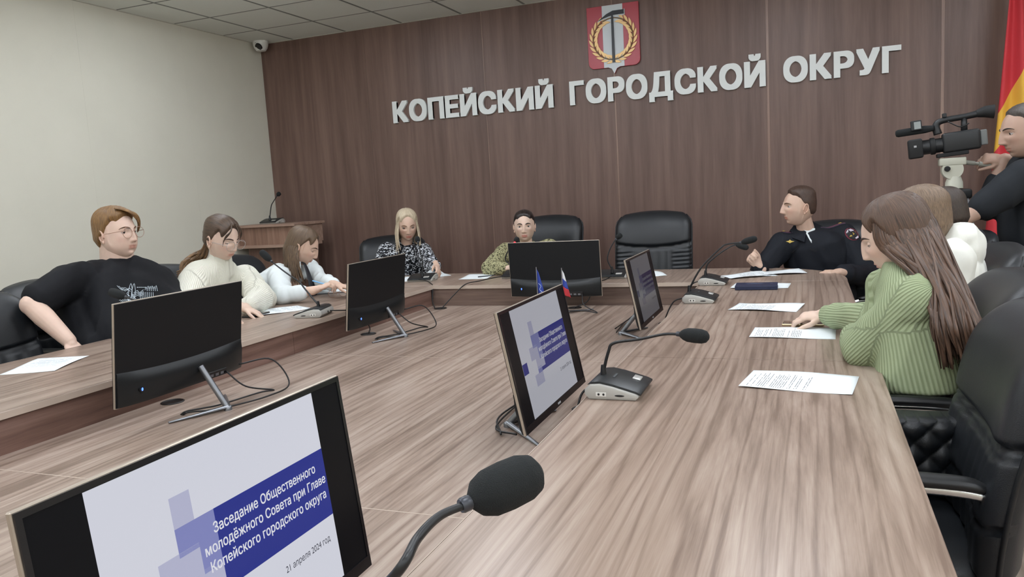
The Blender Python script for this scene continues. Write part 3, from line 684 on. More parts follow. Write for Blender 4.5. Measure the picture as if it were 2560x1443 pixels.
mid_sheet('printed page just beyond the hand on the phone', [(1828, 778), (1840, 757), (2004, 762), (2000, 781)], 2, 2.2, .007)
mid_sheet('white page lying under the dark blue folder', [(1828, 722), (1838, 709), (1975, 707), (1972, 723)], 3, .2)
p = at_z(115, 913, ZT); sheet('printed page on the table before the empty chair and the black T-shirt', (p.x, p.y), .45, 0, seed=.9)
p = at_z(700, 777, ZT); sheet('printed page under the fingertips of the white sweater', (p.x, p.y), -.55, 1, seed=2.9, curl=.006)
p = at_z(1868, 690, ZT); sheet('crumpled printed page under the officer\'s fist', (p.x, p.y), -PI/2+.5, 2, seed=1.1, curl=.012)
p = at_z(1945, 683, ZT); sheet('printed page beside the fist, reaching the rounded table corner', (p.x, p.y), -PI/2+.25, 3, seed=.1, curl=.010, z=ZT+.0015)
p = at_z(1195, 692, ZT); sheet('page with a pen on it beside the live microphone', (p.x, p.y), .15, 3, seed=.4)
p = at_z(1615, 686, ZT); sheet('page behind the dim slide monitor at the empty armchair', (p.x, p.y), .4, 3, seed=.7, curl=.008)
p = at_z(1028, 700, ZT); sheet('stack of pages beside the microphone base, partly behind a monitor', (p.x, p.y+.05), .2, 3, seed=.7)
p = at_z(1085, 690, ZT); sheet('page lifted into a peak by the blonde woman\'s fingers', (p.x, p.y+.0), .75, 0, seed=.7, size=(.21, .2), bend=lambda s, q: .075*max(0, 1-1.25*math.hypot(s-.1, q-.2)))
# notebook of the writing student
c = cen((768, 744), (870, 738), (866, 718), (800, 722))
nb = thing('notebook', 'open white notebook under the writing student\'s hand', 'notebook', (c.x-.03, c.y, ZT), .35)
obj('cover', bbox(-.16, .16, -.11, .11, .0002, .003, .001, 1), mat('notebook_cover', (60, 74, 86), .5), nb)
obj('page_block', bbox(-.155, .0, -.106, .106, .003, .011, .002, 1), PM[3], nb); obj('page_block', bbox(.0, .155, -.106, .106, .003, .013, .002, 1), PM[3], nb)
# wire-framed glasses by the notebook
def glasses_mesh(w=.138, r=.0235, wire=.0011, arms=True, fold=False):
    bm = bmesh.new()
    for s in (-1, 1):
        cx = s*w*.245; P = [V((cx+r*1.12*math.cos(a), .004*math.cos(a)*0, r*math.sin(a))) for a in np.linspace(0, 2*PI, 25)]; tube(bm, P, wire, 6, cap=False)
        if arms:
            A = V((s*(w*.245+r*1.12), 0, .008)); 
            if fold: tube(bm, [A, A+V((s*.004, -.006, 0)), V((-s*w*.25, -.010-.004*s, .004))], wire*1.1, 6)
            else: tube(bm, cr_path([A, A+V((s*.007, -.012, 0)), V((s*w*.52, -.06, .004)), V((s*w*.51, -.095, .0)), V((s*w*.50, -.118, -.018))], 5), wire*1.1, 6)
    tube(bm, cr_path([V((-w*.245+r*1.05, 0, .004)), V((0, .004, .008)), V((w*.245-r*1.05, 0, .004))], 6), wire, 6)
    return bm
lens_m, _n, _l, _b = nmat('clear_lens'); _b.inputs['Transmission Weight'].default_value = 1; _b.inputs['Roughness'].default_value = 0; _b.inputs['IOR'].default_value = 1.05; _b.inputs['Base Color'].default_value = (1, 1, 1, 1)
wire_gold = mat('wire_rose_gold', (186, 150, 130), .3, .6); wire_grey = mat('wire_clear_grey', (168, 164, 160), .3, .2)
def lens_mesh(w=.138, r=.0225):
    bm = bmesh.new()
    for s in (-1, 1): lathe(bm, [(0, -.0004), (r, -.0004), (r, .0004), (0, .0004)], 24, Matrix.Translation((s*w*.245, 0, 0)) @ Matrix.Rotation(PI/2, 4, 'X') @ Matrix.Diagonal((1.1, 1, 1, 1)))
    return bm
p = at_z(850, 742, ZT)
t = thing('eyeglasses', 'folded eyeglasses lying at the edge of the open notebook', 'glasses', (p.x, p.y-.02, ZT+.0255), .8)
obj('wire_frame', glasses_mesh(fold=True), wire_gold, t, smooth=True); obj('lenses', lens_mesh(), lens_m, t)
# blue folder
c = cen((1838, 728), (1940, 730), (1946, 715), (1842, 716))
t = thing('folder', 'thick dark blue folder with silver print on a white page', 'folder', (c.x, c.y+.02, ZT+.0012), .02)
nv = mat('folder_navy', (26, 36, 66), .45, bump=.15, bscale=500)
obj('cover', bbox(-.108, .108, -.075, .075, .018, .021, .001, 1), nv, t); obj('cover', bbox(-.108, .108, -.075, .075, .0005, .0035, .001, 1), nv, t)
obj('spine', bbox(-.108, .108, -.079, -.073, .0005, .021, .002, 2), nv, t); obj('page_block', bbox(-.105, .105, -.073, .072, .0035, .018), PM[3], t)
sp_ = mat('folder_silver_print', (96, 104, 128), .5)
for k, (x0, x1, y0, y1) in enumerate(((-.055, .03, .03, .034), (-.06, .02, .02, .024), (-.05, .036, .01, .014), (-.03, .0, .042, .05), (.07, .082, .02, .032))): obj('printed_line', bbox(x0, x1, y0, y1, .0211, .0213), sp_, t)
# pens
def pen(label, a, b, col, r=.0042):
    a, b = V(a), V(b); d = b-a; t = thing('pen', label, 'pen', a); n = d.length; Q = d.to_track_quat('Z', 'Y').to_matrix().to_4x4()
    bm = bmesh.new(); lathe(bm, [(r*.9, 0), (r, .002), (r, n*.82)], 10, Q); obj('barrel', bm, mat('pen_'+col[0], col[1], .35), t, auto=50)
    bm = bmesh.new(); lathe(bm, [(r, n*.82), (r*.4, n*.96), (.0006, n)], 10, Q); obj('tip', bm, mat('pen_tip', (60, 60, 66), .35), t, auto=50)
p0, p1 = at_z(1209, 693, ZT), at_z(1221, 688, ZT)
pen('dark pen lying on the page beside the live microphone', (p0.x-.03, p0.y-.03, ZT+.006), (p0.x+.07, p0.y+.07, ZT+.006), ('dark', (44, 48, 54)))
# small desk flags between the lit monitor and the back run
dfb = at_z(1372, 800, ZI)
def desk_flag(label, px, kind):
    base = V((at_y(px, 700, 4.05).x, 4.05, ZI)); tip = at_y(px, 668 if kind == 'blue' else 670, 4.05)
    t = thing('desk_flag', label, 'flag', base); hgt = tip.z-ZI
    bm = bmesh.new(); lathe(bm, [(.03, 0), (.03, .004), (.008, .012), (.003, .02)], 16); obj('stand', bm, mat('flag_stand_white', (200, 200, 200), .3), t, auto=40)
    bm = bmesh.new(); tube(bm, [(0, 0, .015), (0, 0, hgt)], .0022, 8); obj('staff', bm, mat('staff_silver', (180, 180, 184), .3, .7), t)
    bands = ((0, 1, (38, 62, 150)),) if kind == 'blue' else ((0, .34, (226, 228, 230)), (.34, .67, (48, 70, 160)), (.67, 1, (190, 48, 56)))
    for v0, v1, colr in bands:
        bm = bmesh.new(); n = 8; m_ = 6; G = []
        for j in range(n+1):
            v = v0+(v1-v0)*j/n; row = []
            for i in range(m_+1):
                u = i/m_; x = (.004 + u*(.01 + .032*v)) * (1 if kind == 'blue' else 1); y = .006*math.sin(u*7+v*2)*v
                row.append(bm.verts.new((x, y-.002, hgt-.012-v*.135-u*.02)))
            G.append(row)
        for j in range(n):
            for i in range(m_): bm.faces.new((G[j][i], G[j][i+1], G[j+1][i+1], G[j+1][i]))
        o = obj('cloth' if kind == 'blue' else 'cloth_band', bm, mat('deskflag_%d_%d' % (colr[0], colr[2]), colr, .6), t, smooth=True); s = o.modifiers.new('s', 'SOLIDIFY'); s.thickness = .0008
        if kind == 'blue':
            bm = bmesh.new(); tube(bm, cr_path([V((.012, -.010, hgt-.09)), V((.026, -.011, hgt-.105)), V((.018, -.011, hgt-.125)), V((.034, -.012, hgt-.14))], 5), .0016, 5); obj('emblem', bm, mat('flag_emblem_light', (170, 186, 220), .5), t)
desk_flag('small blue desk flag on a staff behind the lit slide monitor', 1342, 'blue')
desk_flag('small white, blue and red desk flag behind the lit slide monitor', 1405, 'tri')

# ------------------------------------------------------------------ chairs
leather = mat('black_leather', (24, 27, 31), .42, bump=.22, bscale=420, spec=.55)
leather2 = mat('black_leather_piping', (17, 19, 22), .45)
chrome = mat('chrome_tube', (220, 220, 220), .2, 1.0); padm = mat('armrest_pad_black', (20, 21, 23), .4)
def backrest_mesh(Wd, Hh, z0, y0, rec, ruche=True, sv=.56):
    """Backrest cushion: front faces +Y."""
    bm = bmesh.new(); nx, nz = 44, 72; hw = Wd/2; T = .055
    def outl(v):
        q = max(0, (v-.80)/.20); return hw*(.95+.05*min(1, v*3))*(1-q**3*.24)
    def cy(v): return y0 - rec*v*Hh + .035*math.sin(v*PI)            # lumbar bow
    F, Bk = [], []
    for j in range(nz+1):
        v = j/nz; rf, rb = [], []
        for i in range(nx+1):
            s = i/nx*2-1; x = outl(v)*s
            edge = (1-abs(s)**7)**.5; topf = (1-max(0, (v-.80)/.20)**2.4)**.5; botf = min(1, .35+v*8)
            th = T*edge*topf*botf
            seam = sv-.05*(1-s*s); dv = (v-seam)*Hh
            f = th + (.026*math.exp(-((v-.78)/.24)**2)*edge*topf if dv > 0 else .004*edge) + .010*math.exp(-((v-.25)/.2)**2)*edge
            if not ruche: f += .0022*math.sin(s*26+2*v)*min(1, max(0, -dv)/.04)*edge - .009*math.exp(-((v-.24-.02*s*s)*Hh/.007)**2)
            f -= .016*math.exp(-(dv/.008)**2) + .008*math.exp(-((dv+.020)/.006)**2)
            if ruche and dv < -.02:
                k = min(1, (-dv-.02)/.03)
                f -= .010*k*math.exp(-((abs(s)-.46)/.02)**2)
                if abs(s) > .48: f += k*.0055*math.sin(v*Hh*210+s*3)*min(1, (abs(s)-.48)*10)
                else: f += k*.0035*math.sin(s*30+3*v)
            yy_ = cy(v) + .045*s*s
            zz = z0 + v*Hh - .02*s*s*max(0, (v-.8)/.2)
            rf.append(bm.verts.new((x, yy_+f, zz))); rb.append(bm.verts.new((x, yy_-th*.55-.006*edge*topf, zz)))
        F.append(rf); Bk.append(rb)
    for j in range(nz):
        for i in range(nx):
            bm.faces.new((F[j][i+1], F[j][i], F[j+1][i], F[j+1][i+1])); bm.faces.new((Bk[j][i], Bk[j][i+1], Bk[j+1][i+1], Bk[j+1][i]))
        for i, o in ((0, 0), (nx, 1)):
            q = (F[j][i], Bk[j][i], Bk[j+1][i], F[j+1][i]); bm.faces.new(q if not o else q[::-1])
    for i in range(nx):
        bm.faces.new((F[0][i], F[0][i+1], Bk[0][i+1], Bk[0][i])); bm.faces.new((F[nz][i+1], F[nz][i], Bk[nz][i], Bk[nz][i+1]))
    bmesh.ops.remove_doubles(bm, verts=bm.verts, dist=.0004); bmesh.ops.recalc_face_normals(bm, faces=bm.faces)
    return bm, outl, cy
def make_chair(label, Wd=.57, Hh=.68, rec=.15, sv=.66, ruche=True):
    t = thing('armchair', label, 'chair', (0, 0, 0), 0, 'black leather armchairs round the table')
    z0, y0 = .46, -.19
    bm, outl, cy = backrest_mesh(Wd, Hh, z0, y0, rec, ruche, sv); back = obj('backrest', bm, leather, t, smooth=True)
    P = []
    for v in np.linspace(0, .97, 16): P.append(V((outl(v)+.0, cy(v)+.045, z0+v*Hh - .02*max(0, (v-.8)/.2))))
    for k, s in enumerate((1, -1)):
        bm = bmesh.new(); tube(bm, [V((s*p.x, p.y, p.z)) for p in P], .006, 6); obj('piping', bm, leather2, back, smooth=True)
    # seat cushion
    bm = bmesh.new(); box(bm, -Wd/2+.065, Wd/2-.065, -.17, .27, .37, .48)
    bmesh.ops.subdivide_edges(bm, edges=bm.edges, cuts=5, use_grid_fill=True)
    for v in bm.verts:
        if v.co.z > .46: v.co.z += .018*(1-(v.co.x/(Wd/2))**4)*(1-((v.co.y-.03)/.26)**4)
        if v.co.y > .2: v.co.z -= .025*((v.co.y-.2)/.07)**2
    bev(bm, .022, 3, 60); obj('seat', bm, leather, t, auto=60)
    # chrome frame and arm pads on each side
    for s in (-1, 1):
        x = s*(Wd/2-.05)
        arm = cr_path([V((x, -.175, .60)), V((x, -.15, .650)), V((x, -.08, .672)), V((x, .12, .672)), V((x, .225, .655)), V((x, .25, .60)), V((x, .235, .30)), V((x, .22, .05)), V((x, .18, .016)), V((x, .0, .016)), V((x, -.27, .016))], 6)
        bm = bmesh.new(); tube(bm, arm, .0125, 10); obj('side_tube', bm, chrome, t, smooth=True)
        bm = bmesh.new(); tube(bm, cr_path([V((x, -.14, .676)), V((x, -.08, .690)), V((x, .1, .690)), V((x, .2, .676))], 6), [.012, .019, .02, .019, .012], 10, flat=(.75, 1.25)); obj('arm_pad', bm, padm, t, smooth=True)
        bm = bmesh.new(); tube(bm, [V((x, -.175, .60)), V((s*(Wd/2-.08), -.185, .56))], .011, 8); tube(bm, [V((x, .225, .40)), V((s*(Wd/2-.10), .2, .385))], .011, 8); obj('bracket', bm, chrome, t, smooth=True)
    bm = bmesh.new(); tube(bm, [V((-Wd/2+.05, -.27, .016)), V((Wd/2-.05, -.27, .016))], .0125, 10); obj('floor_bar', bm, chrome, t, smooth=True)
    return t
ch0 = make_chair('large empty black leather armchair with ruched lower back behind the table')
ch0.location = (-1.09, 5.62, 0); ch0.rotation_euler.z = PI+.03
ch1 = make_chair('empty black leather armchair nearest the camera, pushed up to the table', Hh=.57, rec=.25, sv=.56, ruche=False)
ch1.location = (.20, 1.98, 0); ch1.rotation_euler.z = PI/2
def chair(label, x, y, rz, src=None): return dup(src or ch1, label, (x, y, 0), rz)
chair('black leather armchair behind the dark-haired speaker', -1.98, 5.78, PI-.05, ch0)
chair('black leather armchair behind the blonde woman', -3.30, 5.72, PI+.45)
chair('black leather armchair holding the uniformed officer', .14, 5.38, PI-.12)
chair('empty black leather armchair cut off at the frame edge beside the T-shirt', -3.30, 2.325, -PI/2)
chair('black leather armchair behind the person in the black T-shirt', -3.52, 2.93, -PI/2+.05)
chair('black leather armchair of the woman in the white sweater', -3.42, 3.60, -PI/2)
chair('black leather armchair of the writing student', -3.42, 4.22, -PI/2)
chair('black leather armchair of the woman in the green sweater', .265, 2.60, PI/2)
chair('black leather armchair of the person in the white hoodie', .42, 3.48, PI/2+.12)
chair('black leather armchair nearest the tripod', .46, 4.18, PI/2+.1)
chair('black leather armchair standing apart in front of the cameraman', 1.02, 3.45, PI/2-.3)
# ------------------------------------------------------------------ people
def gs(v, m, s): return np.exp(-((v-m)/s)**2)
def sstep(v, a, b): t = np.clip((v-a)/(b-a), 0, 1); return t*t*(3-2*t)
HR, HS = 72, 84
def head_grid(fat=0.0, fem=0.0, feat=True, nose=1.0, pout=0.0):
    """Head surface about the ear-level centre, +Y is the face; rings run from nose to nape."""
    th = (np.linspace(0, 1, HR+1)**1.25)[:, None]*np.pi; ph = np.linspace(0, 2*np.pi, HS, endpoint=False)[None, :]
    x = np.sin(th)*np.sin(ph); y = np.cos(th)*np.ones_like(ph); z = np.sin(th)*np.cos(ph)
    p = 2.35                                                    # slightly boxy ellipsoid
    n = (np.abs(x)**p+np.abs(y)**p+np.abs(z)**p)**(1/p); x, y, z = x/n, y/n, z/n
    X, Y, Z = x*.0755, y*.096, z*.116
    lo = np.clip((-Z-.025)/.09, 0, 1)
    X = X*(1-(.40-.22*fat+.05*fem)*lo**1.25*sstep(Y, -.03, .05)) * (1-.30*lo*sstep(-Y, .0, .06))
    X = X*(1+.10*fat*gs(Z, -.06, .05)*sstep(Y, -.05, .03))
    Y = np.where(Y < 0, Y*(1.04-.46*lo), Y)
    up = np.clip(Z/.116, 0, 1); X = X*(1+.03*gs(Z, .05, .04)); Y = Y - .010*up
    Y = np.where(Y > 0, Y*(1-.10*sstep(Z, .05, .116)), Y)
    Y = np.where(Y > 0, Y-.006*gs(Z, -.055, .03)*(1-fat), Y)
    if fat: Z = Z - .010*fat*lo*sstep(Y, -.02, .06)
    if feat:
        w = sstep(Y, .012, .055); ax = np.abs(X)
        Y = Y - 5.0*ax**2*w*sstep(Z, -.10, -.03)
        d = .0045*(1-.5*fem)*gs(ax, .028, .02)*gs(Z, .021, .008)
        d -= .0125*gs(ax, .032, .0155)*gs(Z, .001, .0105)
        t = np.clip((.016-Z)/.054, 0, 1); sx = .0062+.0045*t
        d += nose*(.005+.018*t**1.2)*np.exp(-(X/sx)**2)*sstep(Z, .026, .010)*sstep(Z, -.0495, -.040)
        d += nose*.0065*gs(ax, .0125, .0062)*gs(Z, -.0395, .0068)
        d += .004*gs(ax, .043, .018)*gs(Z, -.025, .018)
        d += (.0036+.002*fem-.0022*fat)*gs(X, 0, .019)*gs(Z, -.0625, .0042)*(1-.25*gs(X, 0, .003)) + (.0045+.002*fem-.0028*fat)*gs(X, 0, .0165)*gs(Z, -.0735, .0052)
        d -= .0045*gs(X, 0, .022)*gs(Z, -.0680, .0019)
        d += .002*gs(X, 0, .03)*gs(Z, -.062, .016)
        d -= .0045*gs(X, 0, .02)*gs(Z, -.0850, .0058)
        d += (.009-.002*fem)*gs(X, 0, .019)*gs(Z, -.1035, .013)
        d += .004*fat*gs(ax, .045, .025)*gs(Z, -.06, .03)
        Y = Y + d*w
    return X, Y, Z
def skin_mat(name, col):
    if name in MATS: return MATS[name]
    m, N, L, B = nmat(name); a = N.new('ShaderNodeAttribute'); a.attribute_name = 'tint'
    mx = N.new('ShaderNodeVectorMath'); mx.operation = 'MULTIPLY'; mx.inputs[1].default_value = rgb(*col)[:3]
    tc = N.new('ShaderNodeTexCoord'); n = N.new('ShaderNodeTexNoise'); n.inputs['Scale'].default_value = 35; n.inputs['Detail'].default_value = 5; L.new(tc.outputs['Object'], n.inputs['Vector'])
    mr = N.new('ShaderNodeMapRange'); mr.inputs[3].default_value = .93; mr.inputs[4].default_value = 1.07; L.new(n.outputs['Fac'], mr.inputs[0])
    m2 = N.new('ShaderNodeVectorMath'); m2.operation = 'SCALE'; L.new(a.outputs['Color'], mx.inputs[0]); L.new(mx.outputs[0], m2.inputs[0]); L.new(mr.outputs[0], m2.inputs['Scale'])
    L.new(m2.outputs[0], B.inputs['Base Color']); B.inputs['Roughness'].default_value = .5
    B.inputs['Subsurface Weight'].default_value = .12; B.inputs['Subsurface Radius'].default_value = (.01, .004, .002); B.inputs['Subsurface Scale'].default_value = .6
    MATS[name] = m; return m
def hair_mat(name, dark, light, scale=60, rough=.42):
    if name in MATS: return MATS[name]
    m, N, L, B = nmat(name); a = N.new('ShaderNodeAttribute'); a.attribute_name = 'strand'
    n = N.new('ShaderNodeTexNoise'); n.noise_dimensions = '2D'; n.inputs['Scale'].default_value = 1; n.inputs['Detail'].default_value = 4; n.inputs['Roughness'].default_value = .65
    L.new(a.outputs['Vector'], n.inputs['Vector'])
    mr = N.new('ShaderNodeMapRange'); mr.inputs[1].default_value = .3; mr.inputs[2].default_value = .7; L.new(n.outputs['Fac'], mr.inputs[0])
    mx = N.new('ShaderNodeMix'); mx.data_type = 'RGBA'; L.new(mr.outputs[0], mx.inputs[0]); mx.inputs[6].default_value = rgb(*dark); mx.inputs[7].default_value = rgb(*light)
    L.new(mx.outputs[2], B.inputs['Base Color']); B.inputs['Roughness'].default_value = rough
    b = N.new('ShaderNodeBump'); b.inputs['Strength'].default_value = .5; b.inputs['Distance'].default_value = .003; L.new(n.outputs['Fac'], b.inputs['Height']); L.new(b.outputs[0], B.inputs['Normal'])
    MATS[name] = m; return m
def remesh(bm, voxel, smooth=4):
    me = bpy.data.meshes.new('tmp'); bm.to_mesh(me); bm.free(); o = bpy.data.objects.new('tmp', me); COL.objects.link(o)
    r = o.modifiers.new('r', 'REMESH'); r.mode = 'VOXEL'; r.voxel_size = voxel; r.adaptivity = 0
    if smooth: s = o.modifiers.new('s', 'SMOOTH'); s.factor = .5; s.iterations = smooth
    dg = bpy.context.evaluated_depsgraph_get(); out = bpy.data.meshes.new_from_object(o.evaluated_get(dg))
    bpy.data.objects.remove(o); bpy.data.meshes.remove(me); return out
def blob(bm, a, b, ra, rb, n=10, seg=14):
    """Round-ended tapered limb segment."""
    a, b = V(a), V(b); d = b-a; L_ = max(d.length, 1e-5); Q = Matrix.Translation(a) @ d.to_track_quat('Z', 'Y').to_matrix().to_4x4()
    prof = [(0, -ra)] + [(ra*math.cos(t), ra*math.sin(t)) for t in np.linspace(-PI/2, 0, 5)[1:-1]] + [(ra, 0)]
    prof += [(ra+(rb-ra)*k/n, L_*k/n) for k in range(1, n)] + [(rb, L_)] + [(rb*math.cos(t), L_+rb*math.sin(t)) for t in np.linspace(0, PI/2, 5)[1:-1]] + [(0, L_+rb)]
    lathe(bm, prof, seg, Q)
def ik(S, Wv, l1, l2, pole):
    S, Wv = V(S), V(Wv); d = Wv-S; D = d.length; D2 = min(max(D, abs(l1-l2)+.01), (l1+l2)*.999); dn = d.normalized()
    a = (l1*l1-l2*l2+D2*D2)/(2*D2); h = math.sqrt(max(0, l1*l1-a*a)); p = V(pole)-dn*V(pole).dot(dn); p.normalize()
    return S+dn*a*(D/D2)+p*h
def hand(bm, wr, d, up, right, curl=.35, spread=.12, scale=1.0, thumb=.5, curls=None, point=None):
    """Palm, four unequal bent fingers and a thumb leaving the side of the palm."""
    d = V(d).normalized(); up = V(up); up = (up-d*up.dot(d)).normalized(); side = d.cross(up)*(1 if right else -1)     # towards the little finger
    side = -side                                                                                             # towards the thumb
    k = scale; wr = V(wr)
    T = Matrix((side, d, up)).transposed().to_4x4()
    ell(bm, wr+d*.048*k, (.036*k, .053*k, .0155*k), 16, 10, T); ell(bm, wr+d*.030*k+side*.016*k-up*.006*k, (.019*k, .034*k, .015*k), 12, 8, T); ell(bm, wr+d*.078*k, (.038*k, .020*k, .0125*k), 14, 8, T)
    blob(bm, wr-d*.03*k, wr+d*.02*k, .026*k, .024*k)
    for i, (off, ln) in enumerate(((.027, .074), (.009, .083), (-.009, .077), (-.026, .060))):
        c = (curls[i] if curls else curl*(1+.12*i)); base = wr+d*(.086-.004*abs(i-1))*k+side*off*k
        fd = (d+side*spread*(1.2-.85*i)).normalized(); ang = 0; p = base-fd*.012*k; q = base
        for j, (fr, bend) in enumerate(((.46, 62), (.30, 78), (.24, 50))):
            ang += math.radians(bend)*c; dv = (fd*math.cos(ang)-up*math.sin(ang)); r0 = (.0092-.0012*j)*k*(1 if i < 3 else .88); e = q+dv*ln*fr*k
            blob(bm, p if j == 0 else q, e, r0, r0-.0009*k, 4, 10); q = e; p = e
    b0 = wr+d*.022*k+side*.022*k-up*.004*k; td = (d*.72+side*(.75*thumb+.15)-up*.28).normalized(); m1 = b0+td*.040*k; td2 = (d*.92+side*.30*thumb-up*.25).normalized(); m2 = m1+td2*.032*k; m3 = m2+(td2*.9-up*.15-side*.1).normalized()*.024*k
    blob(bm, b0, m1, .0125*k, .0105*k, 5, 10); blob(bm, m1, m2, .0105*k, .0092*k, 5, 10); blob(bm, m2, m3, .0092*k, .0078*k, 4, 10)
def noise_disp(me, amp, scale, axis_scale=(1, 1, 1), seed=0.0):
    n = len(me.vertices); co = np.empty(n*3); me.vertices.foreach_get('co', co); co = co.reshape(-1, 3); nr = np.empty(n*3); me.vertices.foreach_get('normal', nr); nr = nr.reshape(-1, 3)
    out = np.empty(n); ax = axis_scale
    for i in range(n):
        c = co[i]; q = V((c[0]*scale*ax[0]+seed, c[1]*scale*ax[1]+seed*.7, c[2]*scale*ax[2]))
        q2 = q + noise.noise_vector(q*.6)*.9
        out[i] = 1-2*abs(noise.noise(q2)) + .35*noise.noise(q2*2.3)
    co += nr*((out-.4)*amp)[:, None]; me.vertices.foreach_set('co', co.ravel()); me.update()
def set_attr(me, name, arr, typ='FLOAT_COLOR'):
    a = me.attributes.new(name, typ, 'POINT'); a.data.foreach_set('color' if typ == 'FLOAT_COLOR' else ('vector' if typ == 'FLOAT_VECTOR' else 'value'), np.asarray(arr, dtype=np.float32).ravel())
eye_white = mat('eye_white', (196, 186, 182), .35); iris_m = mat('eye_iris_dark', (40, 30, 26), .2)

class Person:
    def __init__(s, label, base, skin, head, face, up=(0, 0, 1), hs=1.0, fat=0.0, fem=0.0, nose=1.0, roll=0.0, ears=True):
        s.root = thing('person', label, 'person', (base[0], base[1], 0), 0, 'people in the meeting'); s.o = V((base[0], base[1], 0)); s.skin = skin
        f = V(face).normalized(); u = V(up); r = f.cross(u).normalized(); u = r.cross(f)
        if roll: q = Quaternion(f, roll); r = q @ r; u = q @ u
        # local x = person's left when y is the face and z is up
        s.HM = Matrix(((r.x, f.x, u.x, head[0]), (r.y, f.y, u.y, head[1]), (r.z, f.z, u.z, head[2]), (0, 0, 0, 1))) @ Matrix.Diagonal((hs, hs, hs, 1))
        s.hs, s.fat, s.fem, s.nose = hs, fat, fem, nose; s.skinbm = bmesh.new(); s.H = V(head); s.f, s.u, s.r = f, u, r
        s.ear_bm = bmesh.new()
        if ears: s.ears()
    def hp(s, x, y, z): return s.HM @ V((x, y, z))
    def put(s, name, me, m, parent=None, **k):
        me.transform(Matrix.Translation(-s.o)); o = obj_me(name, me, m, parent or s.root, **k); return o
    def putbm(s, name, bm, m, parent=None, **k):
        me = bpy.data.meshes.new(name); bm.normal_update(); bm.to_mesh(me); bm.free(); return s.put(name, me, m, parent, **k)
    def ears(s):
        for sd in (-1, 1):
            c = V((sd*.0735, -.012, -.012)); R = Matrix.Rotation(sd*-.28, 4, 'Z') @ Matrix.Rotation(.12, 4, 'X')
            ell(s.ear_bm, c, (.006, .0155, .027), 14, 10, R)
            P = [c + R.to_3x3() @ V((sd*.007, .0145*math.cos(a)*(1 if a < 3.6 else .7)-.001, .027*math.sin(a)+.002)) for a in np.linspace(-.5, 4.3, 14)]
            tube(s.ear_bm, P, [.003, .0048, .0052, .0045, .004], 7); ell(s.ear_bm, c+V((sd*.005, .003, -.026)), (.0045, .007, .008), 10, 6)
            ell(s.ear_bm, c+V((sd*.004, .013, -.006)), (.0035, .004, .006), 8, 6)
    def finish_skin(s, voxel=.004, nb=None, smooth=3, lip=(.86, .56, .54), blush=.1, stubble=0.0, shade=0.0):
        """Head grid, ears and the remeshed limbs become one body mesh."""
        X, Y, Z = head_grid(s.fat, s.fem, True, s.nose)
        pts = np.stack([X, Y, Z], -1); ring = pts[1:-1].reshape(-1, 3); verts = np.vstack([pts[0, :1], ring, pts[-1, :1]]); nr = HR-1; faces = []
        for k in range(HS): faces.append((0, 1+(k+1) % HS, 1+k))
        for j in range(nr-1):
            for k in range(HS): a = 1+j*HS+k; b = 1+j*HS+(k+1) % HS; faces.append((a, b, b+HS, a+HS))
        last = 1+nr*HS
        for k in range(HS): faces.append((last, 1+(nr-1)*HS+k, 1+(nr-1)*HS+(k+1) % HS))
        x, y, z = verts.T; fr = sstep(y, .03, .06); ax = np.abs(x)
        lipm = np.clip(sstep(-((x/.0235)**2+((z+.0635+.0025*gs(ax, .008, .006))/.0058)**2), -1.35, -.65)+sstep(-((x/.0225)**2+((z+.0732)/.0066)**2), -1.35, -.65), 0, 1)*fr
        tint = np.ones((len(verts), 4)); 
        for c in range(3): tint[:, c] *= 1-lipm*(1-lip[c])
        bl = .55*blush*gs(ax, .045, .02)*gs(z, -.03, .02)*fr + .05*gs(x, 0, .014)*gs(z, -.04, .012)*fr; tint[:, 1] *= 1-bl; tint[:, 2] *= 1-bl
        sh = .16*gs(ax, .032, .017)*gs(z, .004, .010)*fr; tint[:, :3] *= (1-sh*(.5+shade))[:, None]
        if stubble: tint[:, :3] *= (1-stubble*sstep(-z, .05, .075)*sstep(y, -.02, .02)*(1-lipm))[:, None]
        me = bpy.data.meshes.new('body'); me.from_pydata(verts.tolist(), [], faces); s.head_bvh = BVHTree.FromPolygons([V(v) for v in verts], faces)
        set_attr(me, 'tint', tint); me.transform(s.HM)
        bm = bmesh.new(); bm.from_mesh(me); cl = bm.verts.layers.float_color['tint']
        n0 = len(bm.verts); e = bpy.data.meshes.new('e'); s.ear_bm.to_mesh(e); s.ear_bm.free(); e.transform(s.HM); bm.from_mesh(e); n1 = len(bm.verts)
        r = remesh(s.skinbm, voxel, smooth); bm.from_mesh(r); bm.verts.ensure_lookup_table()
        for i, v in enumerate(bm.verts):
            if i >= n0: v[cl] = (1, .93, .91, 1) if i < n1 else (1, 1, 1, 1)
        bmesh.ops.recalc_face_normals(bm, faces=bm.faces); bm.to_mesh(me); bm.free()
        s.body = s.put('body', me, s.skin, smooth=True); return s.body
    def on_face(s, x, z, off=0.0):
        h = s.head_bvh.ray_cast(V((x, .3, z)), V((0, -1, 0)))[0]; return h + V((0, off, 0)) if h else V((x, .09, z))
